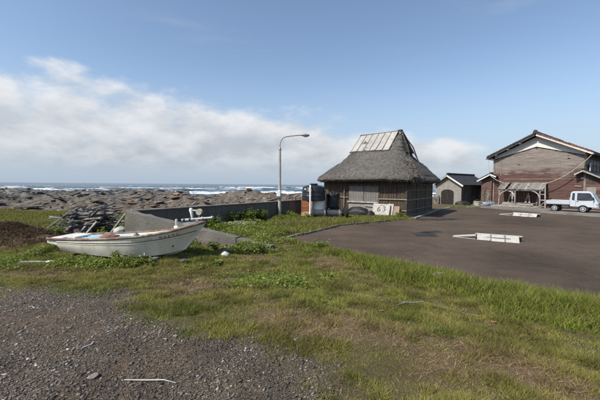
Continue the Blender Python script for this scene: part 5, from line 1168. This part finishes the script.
# ================================================================== TIMBER PILE
def make_pile():
    rnd = random.Random(21); cx, cy = -9.6, 15.2
    n = 0
    for lay in range(8):
        wv = 2.2 - lay * .2; k = 9 - lay // 2
        for j in range(k):
            L = rnd.uniform(.9, 2.3); y = -.62 + 1.24 * j / max(1, k - 1) + rnd.gauss(0, .05); y *= 1 - lay * .06; x = rnd.uniform(-wv + L / 2, max(-wv + L / 2 + .1, wv - L / 2)); z = .08 + lay * .118
            w, h = rnd.uniform(.07, .2), rnd.uniform(.05, .12)
            if rnd.random() < .4:
                m = MB(); q = [Vector((-L / 2, 0, 0)), Vector((-L / 6, rnd.gauss(0, .03), rnd.gauss(0, .02))), Vector((L / 5, rnd.gauss(0, .03), rnd.gauss(0, .02))), Vector((L / 2, 0, 0))]; m.tube(q, [h * .6, h * .65, h * .55, h * .45], 7, rough=.1); o = m.build('drift_log', 'wood_drift', None, smooth=50); nm = 'log'
            else: o = MB().box((0, 0, 0), (L, w, h), j=.012).build('drift_timber', 'wood_drift'); nm = 'timber'
            o.location = (cx + x, cy + y, gz(cx + x, cy + y) * .4 + z + .0); o.rotation_euler = (rnd.gauss(0, .3), rnd.gauss(0, .16), rnd.gauss(0, .4) if rnd.random() < .65 else rnd.uniform(-1.3, 1.3))
            tag(o, 'weathered grey %s in the driftwood pile behind the boat' % nm, nm, 'weathered %ss in the driftwood pile' % nm); n += 1
    for k in range(12):
        L = rnd.uniform(.7, 1.7); a = rnd.uniform(0, 6.28); x = rnd.uniform(-1.7, 1.5); y = rnd.uniform(-.75, .2); z = .98 * (1 - (x / 2.3) ** 2) * (1 - (y / 1.3) ** 2) + .1
        o = MB().box((0, 0, 0), (L, rnd.uniform(.06, .14), rnd.uniform(.03, .07)), j=.01).build('drift_plank', 'wood_grey'); o.location = (cx + x, cy + y, z); o.rotation_euler = (rnd.gauss(0, .25), rnd.uniform(-.5, .5), rnd.uniform(-1.4, 1.4))
        tag(o, 'grey driftwood plank tossed on top of the driftwood pile', 'plank', 'planks on top of the driftwood pile')
    # pale planks leaning on the pile
    for a, b, w, lab in (((-11.3, 14.25, .02), (-10.1, 14.75, 1.12), .13, 'longest pale plank leaning against the left end of the driftwood pile'), ((-11.05, 14.05, .02), (-10.35, 14.6, .62), .1, 'grey plank leaning low on the left end of the driftwood pile'),
                         ((-9.15, 14.0, .02), (-8.85, 14.45, .62), .11, 'short pale stake leaning on the middle of the driftwood pile'), ((-9.5, 14.0, .02), (-9.3, 14.4, .42), .1, 'shortest pale stake leaning on the middle of the driftwood pile'), ((-8.15, 14.05, .02), (-7.65, 14.8, 1.1), .11, 'grey plank leaning against the right end of the driftwood pile')):
        tag(MB().beam(a, b, w, .05, j=.006).build('plank', 'wood_pale' if 'grey' not in lab else 'wood_grey'), lab, 'plank')
    # a pale broken concrete lump beside the pile
    me = rock_mesh('concrete_lump', 33, 'sacking', .8); o = bpy.data.objects.new('concrete_lump', me); col.objects.link(o); o.location = (-7.45, 13.75, .25); o.scale = (.3, .24, .34); o.rotation_euler = (.2, .5, .3); tag(o, 'pale broken concrete lump between driftwood pile and ramp wall', 'concrete lump')
make_pile()

# pipes behind the boat's bow
for (a, b, r, lab) in (((-3.9, 18.3, .12), (-2.75, 17.6, .14), .12, 'nearer grey pipe lying in the weeds by the sea wall'), ((-3.65, 18.65, .12), (-2.35, 18.0, .13), .11, 'farther grey pipe lying in the weeds by the sea wall')):
    t = thing('pipe', lab, 'pipe', a); d = Vector(b) - Vector(a); g = gz(a[0], a[1])
    MB().tube([(0, 0, g), d * .5 + Vector((0, 0, g)), d + Vector((0, 0, g))], r, 12).build('pipe_wall', 'wood_grey', t, smooth=50); e = d.normalized(); MB().tube([d + Vector((0, 0, g)) - e * .1, d + e * .02 + Vector((0, 0, g))], r * .82, 12).build('pipe_mouth', 'near_black', t)  # mouth is a solid plug, coloured near-black for the shade inside the pipe

# ================================================================== SMALL THINGS ON THE GROUND
def small_things():
    def stone(x, y, s, seed, lab, mat='stone', sc=(1, .8, .6)):
        me = rock_mesh('stone', seed, mat, .7); o = bpy.data.objects.new('stone', me); col.objects.link(o); o.location = (x, y, gz(x, y) + s * .25); o.scale = (s * sc[0], s * sc[1], s * sc[2]); o.rotation_euler = (0, 0, seed); tag(o, lab, 'stone')
    stone(-1.93, 3.06, .062, 51, 'pale flat stone in the dark gravel, largest near the camera')
    stone(-.03, 3.9, .04, 52, 'small whitish stone at the edge between gravel and grass', 'sacking')
    stone(-1.5, 3.95, .03, 53, 'small light stone amid the grey gravel')
    stone(-3.35, 9.6, .16, 54, 'grey rubble stone on the grass below the boat bow', 'concrete'); stone(-2.45, 10.75, .2, 55, 'grey rubble stone at the foot of the ramp wall', 'concrete', (1.3, 1, .8)); stone(-1.75, 10.9, .14, 56, 'reddish rubble stone near the low end of the ramp wall', 'rock_brown')
    lump('plastic_bag', (-2.3, 10.3, gz(-2.3, 10.3)), (.13, .11, .11), 'sacking', 'crumpled white plastic bag on the grass by the ramp wall', 'bag', 15)
    lump('plastic_scrap', (-7.05, 9.35, gz(-7.05, 9.35)), (.17, .1, .07), 'sacking', 'small white plastic scrap on grass in front of the boat stern', 'scrap', 16)
    lump('grey_rag', (3.35, 7.9, gz(3.35, 7.9) + .1), (.16, .1, .07), 'wood_grey', 'grey rag caught in the tall grass at the lot edge', 'rag', 18)
    def stick(name, pts, r, mat, lab):
        P = [(x, y, gz(x, y) + z) for x, y, z in pts]; tag(MB().tube(P, r, 7, rough=.12).build(name, mat, None, smooth=50), lab, 'stick')
    stick('stick', [(-1.62, 3.02, .012), (-1.42, 2.99, .02), (-1.25, 3.01, .012), (-1.12, 2.97, .012)], [.004, .007, .006, .003], 'wood_pale', 'curved pale stick lying on the gravel nearest the camera')
    stick('stick', [(-2.36, 3.75, .01), (-2.33, 3.66, .015), (-2.38, 3.58, .012)], .006, 'sacking', 'short whitish bent twig in the gravel at left')
    stick('stick', [(1.72, 5.7, .02), (1.86, 5.8, .045), (2.05, 5.83, .05), (2.25, 5.92, .05)], [.014, .018, .015, .008], 'wood_grey', 'grey stick on dry grass, left of two near centre')
    stick('stick', [(2.32, 5.72, .03), (2.5, 5.62, .04), (2.72, 5.42, .03), (3.0, 5.32, .02)], [.008, .013, .011, .005], 'wood_grey', 'pale stick on dry grass, right of two near centre')
    for (x, y, a, lab) in ((1.35, 5.35, .3, 'orange brown bit of bark left of the grey stick'), (3.0, 5.05, -.2, 'orange brown bit of bark right of the pale stick')):
        o = MB().box((0, 0, 0), (.07, .03, .014), (.1, .1, 0), j=.006).build('bark_bit', 'orange_pale' if 0 else M('bark_' + str(x), (.2, .1, .05), (.3, .16, .085), 12, .85, .4, rand=0)); o.location = (x, y, gz(x, y) + .03); o.rotation_euler.z = a; tag(o, lab, 'bark')
    o = MB().box((0, 0, 0), (.42, .09, .05), j=.005).build('board_end', 'wood_pale'); o.location = (-.4, 13.85, gz(-.4, 13.85) + .03); o.rotation_euler.z = -.6; tag(o, 'pale board end at the near corner of the lot edging', 'board')
small_things()

# ================================================================== PLANTS
def scatter(n, u0, u1, y0, y1, power=1.0):
    """random points inside the field between bearings u0..u1 (x/y), denser near the camera"""
    Y = (RNG.random(n) * (y1 ** power - y0 ** power) + y0 ** power) ** (1 / power); U = RNG.uniform(u0, u1, n); return U * Y, Y
GREEN = np.array([[.185, .235, .034], [.152, .2, .03], [.25, .275, .05], [.12, .16, .027]]); OLIVE = np.array([[.23, .225, .052], [.18, .185, .042], [.26, .235, .066]]); STRAW = np.array([[.25, .18, .095], [.19, .135, .072], [.3, .23, .13], [.15, .1, .055]])
def pick(P, n): return P[RNG.integers(0, len(P), n)] * RNG.uniform(.75, 1.25, (n, 1))
def put_grass(name, X, Y, hgt, wid, cols, lean=.35, label=None, zoff=0., two=True):
    Z = land(X, Y)[0]; n = len(X); a = RNG.uniform(0, 2 * np.pi, n); l = np.abs(RNG.normal(0, lean, n)); d = np.stack([np.cos(a) * l, np.sin(a) * l, np.ones(n)], 1); d /= np.linalg.norm(d, axis=1)[:, None]
    b = np.stack([np.cos(a), np.sin(a), -.35 * np.ones(n)], 1) * (hgt * RNG.uniform(.1, .55, n))[:, None]
    o = blades(np.stack([X, Y, Z - .005 + zoff], 1), d, hgt, wid, cols, 'leaf', name, bend=b, two=two); o['kind'] = 'stuff'
    if label: o['label'] = label; o['category'] = 'grass'
    return o
def make_grass():
    # short rough lawn between gravel, boat and lot
    X, Y = scatter(1350000, -1.05, 1.05, 2.0, 24, .72); z, bey, ld = land(X, Y); g, d = masks(X, Y)
    sw = (X - WA[0]) * WN[0] + (Y - WA[1]) * WN[1]
    pn = fbm(X * 1.3, Y * 1.3, 71, 4); pf = fbm(X * 4.2, Y * 4.2, 72, 3)
    p = (1 - g) ** 1.5 * (.95 - .25 * d) * (.55 + .6 * sst(pn * .45 + pf * .55, .38, .58)) + .12 * (g > .3) * sst(pn, .55, .7) * (g < .99)
    hutx, huty = X - 7.0, Y - 29.0; lx = hutx * .824 - huty * .566; ly = hutx * .566 + huty * .824
    ok = (RNG.random(len(X)) < p) & (ld > -.12) & (bey < .4) & ~((sw > -.02) & (sw < .5) & (X > -6.9)) & ~((np.abs(lx) < 3.5) & (np.abs(ly) < 3.85)) & (X < 17)
    X, Y, d, pn, ld, pf = X[ok], Y[ok], d[ok], pn[ok], ld[ok], pf[ok]; n = len(X)
    gr = fbm(X * .7, Y * .7, 73, 3)
    c = np.where((RNG.random(n) < .15 + .6 * d)[:, None], pick(STRAW, n), np.where((RNG.random(n) < sst(gr, .44, .68))[:, None], pick(GREEN, n), pick(OLIVE, n)))
    h = RNG.uniform(.025, .08, n) * (.5 + 1.3 * sst(pf * .6 + pn * .4, .4, .68)) * (1 - .35 * d) * (1 + .02 * Y); c = c * (.72 + .56 * sst(fbm(X * 3.1, Y * 3.1, 74, 3), .3, .7))[:, None]
    put_grass('short_grass', X, Y, h, .0035 + .0011 * Y, c, .7, 'short patchy green and straw coloured grass of the foreground', two=False)
    # lush tall grass along the near edge of the lot
    X, Y = scatter(420000, -.06, 1.1, 2.5, 13.5, 1.2); ld = lot_dist(X, Y); z, bey, _ = land(X, Y); e = fbm(X * .9, Y * .9, 81, 3)
    wd = (.9 + 2.1 * e) * (.4 + .6 * sst(X, .3, 2.8)); p = sst(wd - ld, 0, 1.1) * (.25 + .75 * sst(fbm(X * 2, Y * 2, 82, 3), .36, .55)) * (.4 + .6 * sst(X, .6, 2.2))
    ok = (RNG.random(len(X)) < p) & (ld > -.1 - .9 * np.maximum(0, fbm(X * 2.7, Y * 2.7, 88, 3) - .52)); X, Y, ld, e = X[ok], Y[ok], ld[ok], e[ok]; n = len(X)
    c = np.where((RNG.random(n) < .08)[:, None], pick(STRAW, n), np.where((RNG.random(n) < .3)[:, None], pick(OLIVE, n), pick(GREEN, n)) * (.75 + .5 * fbm(X * 2.2, Y * 2.2, 85, 3))[:, None])
    h = RNG.uniform(.12, .42, n) * (.55 + .75 * e) * (.6 + .4 * sst(X, .3, 2.5)) * (1 - .62 * sst(ld, .4, 1.9))
    put_grass('tall_grass', X, Y, h, .005 + .0009 * Y, c, .28, 'lush tall green grass along the near edge of the lot')
    # thin seeding stalks
    X, Y = scatter(5000, 0, 1.05, 4, 12.5, 1); ld = lot_dist(X, Y); ok = (ld > -.05) & (ld < .6) & (RNG.random(len(X)) < .35); X, Y = X[ok], Y[ok]; n = len(X)
    put_grass('grass_stalks', X, Y, RNG.uniform(.3, .62, n), .005, pick(STRAW, n), .22, 'thin straw coloured seed stalks above the tall grass')
    # dead matted straw lying flat
    X, Y = scatter(100000, -.4, 1.05, 2.2, 14, .8); g, d = masks(X, Y); z, bey, ld = land(X, Y); ok = (RNG.random(len(X)) < d * (1 - g)) & (ld > .05); X, Y, z = X[ok], Y[ok], z[ok]; n = len(X)
    a = RNG.uniform(0, 6.28, n); dr = np.stack([np.cos(a), np.sin(a), RNG.uniform(0, .8, n)], 1); dr /= np.linalg.norm(dr, axis=1)[:, None]
    o = blades(np.stack([X, Y, z + .008], 1), dr, RNG.uniform(.03, .11, n), .0022 + .0007 * Y, pick(STRAW, n) * .9, 'straw', 'dead_straw', two=False); o['kind'] = 'stuff'; o['label'] = 'dead straw matted on the bare patches of the lawn'; o['category'] = 'straw'
    # grass bank at far left and strips behind lot and hut
    Xs, Ys = [], []
    X, Y = scatter(90000, -1.1, -.48, 15, 27, 1); z, bey, ld = land(X, Y); g, d = masks(X, Y); ok = (bey < .75) & (RNG.random(len(X)) < (1 - .7 * d)) & (X < -7); Xs.append(X[ok]); Ys.append(Y[ok])
    X, Y = scatter(40000, -.1, .32, 15, 25, 1); z, bey, ld = land(X, Y); lx = (X - 7) * .824 - (Y - 29) * .566; ly = (X - 7) * .566 + (Y - 29) * .824; sw = (X - WA[0]) * WN[0] + (Y - WA[1]) * WN[1]; ok = (ld > .05) & (ly < -3.85) & (lx < 4.2) & (sw < -.05); Xs.append(X[ok]); Ys.append(Y[ok])
    X = RNG.uniform(9, 21, 26000); Y = RNG.uniform(24, 44, 26000); ld = lot_dist(X, Y); lx = (X - 7) * .824 - (Y - 29) * .566; sx = (X - 17.5) * .6 - (Y - 43) * .8; sy = (X - 17.5) * .8 + (Y - 43) * .6
    ok = (ld > .35) & (lx > 3.7) & ~((sx > -.1) & (sx < 3.5) & (sy > -.05)) & (X < 19.8); Xs.append(X[ok]); Ys.append(Y[ok])
    X = np.concatenate(Xs); Y = np.concatenate(Ys); n = len(X); gr = fbm(X * .6, Y * .6, 91, 3)
    c = np.where((RNG.random(n) < .2 + .3 * sst(gr, .5, .7))[:, None], pick(STRAW, n) * .8, np.where((RNG.random(n) < .6)[:, None], pick(GREEN, n), pick(OLIVE, n)))
    put_grass('bank_grass', X, Y, RNG.uniform(.1, .26, n) * (.6 + .8 * gr), .012 + .0008 * Y, c, .35, 'rough green grass on the bank at left and by the hut')
    # brown dead weed on the earth heap at far left
    n0 = 16000; X = RNG.normal(-11.8, 1.7, n0); Y = RNG.normal(13.1, .75, n0); ok = (fbm(X * 1.5, Y * 1.5, 93) > .36) & (X > -16); X, Y = X[ok], Y[ok]; n = len(X)
    br = RNG.uniform(.5, 1.2, (n, 1)) * np.array([[.13, .085, .055]]); put_grass('dead_weeds', X, Y, RNG.uniform(.05, .2, n), .022, br, .9, 'brown dead weed covering the earth heap at far left')
make_grass()

def leaf_mesh(name, C, size, cols, parent=None, up=.5):
    n = len(C); a = RNG.uniform(0, 2 * np.pi, n); d = np.stack([np.cos(a), np.sin(a), RNG.uniform(-.5, .7, n)], 1); d /= np.linalg.norm(d, axis=1)[:, None]
    nr = np.stack([RNG.normal(0, .5, n), RNG.normal(0, .5, n), np.full(n, up + .4)], 1); s = np.cross(d, nr); s /= np.linalg.norm(s, axis=1)[:, None] + 1e-9
    L = np.broadcast_to(size, (n,))[:, None]; m = C + d * L * .45 - np.array([0, 0, 1]) * L * .06
    V = np.stack([C, m + s * L * .34, C + d * L, m - s * L * .34], 1).reshape(-1, 3); i = np.arange(n)[:, None] * 4
    o = np_mesh(name, V, [i + np.array([[0, 1, 2]]), i + np.array([[0, 2, 3]])], 'leaf', dict(col=np.repeat(cols, 4, 0)))
    if parent is not None: o.parent = parent
    return o
LEAFC = np.array([[.14, .195, .03], [.18, .235, .042], [.105, .155, .024], [.225, .26, .055]])
def weeds_cover():
    # ground cover: broad leaved weeds around the boat and in front of the sea wall
    P = []
    def area(n, fx, fy, hz, thr=.4, sc=1.2):
        X = fx(n); Y = fy(n); q = fbm(X * sc, Y * sc, 101, 3); ok = q > thr + .1 * sst(X, -5.6, -4.8) * (Y < 10.4) * (Y > 8.4); X, Y, q = X[ok], Y[ok], q[ok]; Z = land(X, Y)[0]; P.append(np.stack([X, Y, Z + RNG.random(len(X)) ** .7 * hz * (q - thr + .15) / .35], 1))
    area(26000, lambda n: RNG.uniform(-10.5, -2.2, n), lambda n: 9.35 + RNG.normal(0, .36, n), .13, .44)
    area(9000, lambda n: RNG.uniform(-12, -8.2, n), lambda n: 11.0 + RNG.normal(0, .8, n), .2, .4)
    area(30000, lambda n: RNG.uniform(-6.2, -.2, n), lambda n: RNG.uniform(12.3, 23, n), .3, .47, .7)
    area(9000, lambda n: RNG.uniform(-9.5, -2.5, n), lambda n: 12.6 + RNG.normal(0, .35, n), .3, .42)
    area(7000, lambda n: RNG.normal(-.55, .6, n), lambda n: RNG.normal(7.6, .4, n), .07, .35)
    area(5000, lambda n: RNG.normal(-2.6, .8, n), lambda n: RNG.normal(11.1, .25, n), .25, .35)
    C = np.concatenate(P); sw = (C[:, 0] - WA[0]) * WN[0] + (C[:, 1] - WA[1]) * WN[1]
    # keep leaves out of the hull and the walls
    e = np.array([5.13, -.55]) / 5.16; bx = (C[:, 0] + 7.62) * e[0] + (C[:, 1] - 10.62) * e[1]; by = -(C[:, 0] + 7.62) * e[1] + (C[:, 1] - 10.62) * e[0]
    ra = np.array([6.0, -1.8]) / 6.264; rx = (C[:, 0] + 7.05) * ra[0] + (C[:, 1] - 13.35) * ra[1]; ry = -(C[:, 0] + 7.05) * ra[1] + (C[:, 1] - 13.35) * ra[0]
    ld = lot_dist(C[:, 0], C[:, 1])
    ok = ~((bx > -.1) & (bx < 5.2) & (np.abs(by) < .72 - .5 * sst(bx, 3.2, 5.2))) & ~((rx > -.1) & (rx < 6.3) & (ry > -.06) & (ry < .55)) & (sw < -.08) & (ld > .1)
    C = C[ok]; n = len(C); c = LEAFC[RNG.integers(0, 4, n)] * RNG.uniform(.7, 1.3, (n, 1)); dry = RNG.random(n) < .08; c[dry] = pick(STRAW, n)[dry]
    o = leaf_mesh('weeds', C, RNG.uniform(.035, .09, n) * (1 + .03 * (C[:, 1] - 9)), c); o['kind'] = 'stuff'; o['label'] = 'broad leaved green weeds around the boat and sea wall'; o['category'] = 'weeds'
weeds_cover()
def plant(name, x, y, h, w, nl, label, lsz=.1, group=None, stems=5, dark=1.):
    z = gz(x, y); t = thing(name, label, 'plant', (x, y, z - .02), 0, group); sm = MB(); tips = []
    for k in range(stems):
        a = random.uniform(0, 6.28); r = w * random.uniform(.2, 1); hh = h * random.uniform(.6, 1); p = [(0, 0, 0), (r * .3 * math.cos(a), r * .3 * math.sin(a), hh * .45), (r * math.cos(a), r * math.sin(a), hh)]; sm.tube(p, [.009 + h * .006, .007 + h * .004, .003], 5); tips.append(p)
    sm.build('stem', M(name + '_stem', (.09, .1, .03), (.16, .15, .06), 12, .8, .2, rand=0) if 'stemmat' not in globals() else globals()['stemmat'], t)
    globals().setdefault('stemmat', bpy.data.materials[name + '_stem'] if name + '_stem' in bpy.data.materials else None)
    T = np.array(tips); k = RNG.integers(0, stems, nl); f = RNG.random(nl) ** .6; A = T[k]; C = np.where((f < .45)[:, None], A[:, 0] + (A[:, 1] - A[:, 0]) * (f / .45)[:, None], A[:, 1] + (A[:, 2] - A[:, 1]) * ((f - .45) / .55)[:, None]) + RNG.normal(0, w * .13, (nl, 3))
    C[:, 2] = np.maximum(C[:, 2], .02); c = LEAFC[RNG.integers(0, 4, nl)] * RNG.uniform(.7, 1.3, (nl, 1)) * dark
    leaf_mesh('foliage', C, RNG.uniform(.6, 1.2, nl) * lsz, c, t)
for (x, y, h, w, nl, lab) in ((-5.3, 9.45, .42, .26, 220, 'leafy weed standing in front of the boat, left of its middle'), (-4.85, 9.4, .34, .22, 170, 'leafy weed in front of the boat\'s middle'), (-4.35, 9.35, .26, .24, 200, 'low leafy weed in front of the boat, under its lettering'),
                              (-6.3, 9.55, .3, .2, 150, 'small leafy weed in front of the boat\'s stern third'), (-2.75, 10.9, .42, .24, 220, 'leafy weed under the boat bow against the ramp wall'), (-1.25, 10.9, .36, .3, 260, 'bushy weed at the low end of the ramp wall'),
                              (-5.75, 12.45, .62, .34, 420, 'bright green bush between boat and ramp wall'), (-7.85, 13.3, .55, .34, 330, 'green bush in front of the driftwood pile\'s right end'), (-9.9, 13.5, .35, .4, 260, 'low green bush in front of the driftwood pile'), (-2.9, 12.4, .4, .3, 260, 'weed growing behind the ramp wall')):
    plant('weed_plant', x, y, h, w, nl, lab, .085, stems=6)
for (x, y, h, w, nl, lab) in ((-4.75, 17.55, .6, .6, 800, 'nearest leafy green shrub in front of the sea wall'), (-3.95, 18.95, .75, .7, 1000, 'leafy green shrub in front of the sea wall, second from the boat'), (-3.2, 19.9, .82, .75, 1100, 'tallest leafy green shrub in front of the sea wall'), (-2.45, 21.1, .72, .7, 1000, 'leafy green shrub just left of the street lamp foot'), (-.75, 23.0, .5, .5, 600, 'low green shrub right of the street lamp foot'), (-4.0, 16.2, .45, .6, 700, 'low spreading green shrub behind the ramp wall')):
    plant('shrub', x, y, h, w, nl, lab, .11, stems=10, dark=.95)
for (x, y, h, w, nl, lab) in ((.75, 11.7, .34, .4, 420, 'round tuft of weeds at the lot\'s near left corner'), (6.9, 23.05, .42, .35, 300, 'weeds growing at the hut\'s right front corner'), (.6, 22.6, .4, .4, 350, 'green weeds at the foot of the crates')):
    plant('weed_tuft', x, y, h, w, nl, lab, .09, stems=8)

# ------------------------------------------------------------------ gravel
def make_gravel():
    X, Y = scatter(200000, -1.05, .75, 1.6, 9.5, .7); g, d = masks(X, Y); p = sst(g, .15, .9) * (.35 + .65 * sst(fbm(X * 1.5, Y * 1.5, 111, 3), .35, .6)); ok = RNG.random(len(X)) < p; X, Y = X[ok], Y[ok]; n = len(X); Z = land(X, Y)[0]
    B = np.array([(1, 0, 0), (0, 1, 0), (-1, 0, 0), (0, -1, 0), (.1, .1, 1), (-.1, 0, -1)]); Fi = np.array([(0, 1, 4), (1, 2, 4), (2, 3, 4), (3, 0, 4), (1, 0, 5), (2, 1, 5), (3, 2, 5), (0, 3, 5)])
    t = (1 + 5 ** .5) / 2; B0 = np.array([(-1, t, 0), (1, t, 0), (-1, -t, 0), (1, -t, 0), (0, -1, t), (0, 1, t), (0, -1, -t), (0, 1, -t), (t, 0, -1), (t, 0, 1), (-t, 0, -1), (-t, 0, 1)]) / 1.9
    NVX = 6
    s = np.exp(RNG.normal(math.log(.0042), .55, n)) * (1 + .075 * Y); s = np.minimum(s, .022)
    V = B[None] * (1 + RNG.uniform(-.35, .35, (n, NVX, 1))) * (s[:, None, None] * np.stack([RNG.uniform(.9, 2.0, n), RNG.uniform(.6, 1.2, n), RNG.uniform(.3, .6, n)], 1)[:, None, :])
    a = RNG.normal(.7, .7, n); ca, sa = np.cos(a)[:, None], np.sin(a)[:, None]; tl = RNG.normal(0, .3, n)[:, None]
    x = V[..., 0] * ca - V[..., 1] * sa; y = V[..., 0] * sa + V[..., 1] * ca; z = V[..., 2] + V[..., 0] * tl
    V = np.stack([x + X[:, None], y + Y[:, None], z + (Z + s * .2)[:, None]], -1).reshape(-1, 3); F = (np.arange(n)[:, None, None] * NVX + Fi[None]).reshape(-1, 3)
    pal = np.array([[.13, .118, .104], [.195, .172, .146], [.075, .069, .063], [.15, .12, .09], [.26, .235, .2], [.105, .09, .074]]); c = pal[RNG.integers(0, 6, n)] * RNG.uniform(.7, 1.25, (n, 1))
    wh = RNG.random(n) < .012; c[wh] = np.array([.55, .53, .48])
    dk = sst(fbm(X * .8 + 2, Y * .8, 121, 3) + .25 * np.exp(-(((X + 1.35) / 1.0) ** 2 + ((Y - 3.4) / .6) ** 2)), .5, .68); c = c * (1 - .4 * dk[:, None])
    o = np_mesh('gravel', V, [F], 'pebble', dict(col=np.repeat(c, NVX, 0))); o['kind'] = 'stuff'; o['label'] = 'loose grey brown gravel in the foreground at left'; o['category'] = 'gravel'
make_gravel()
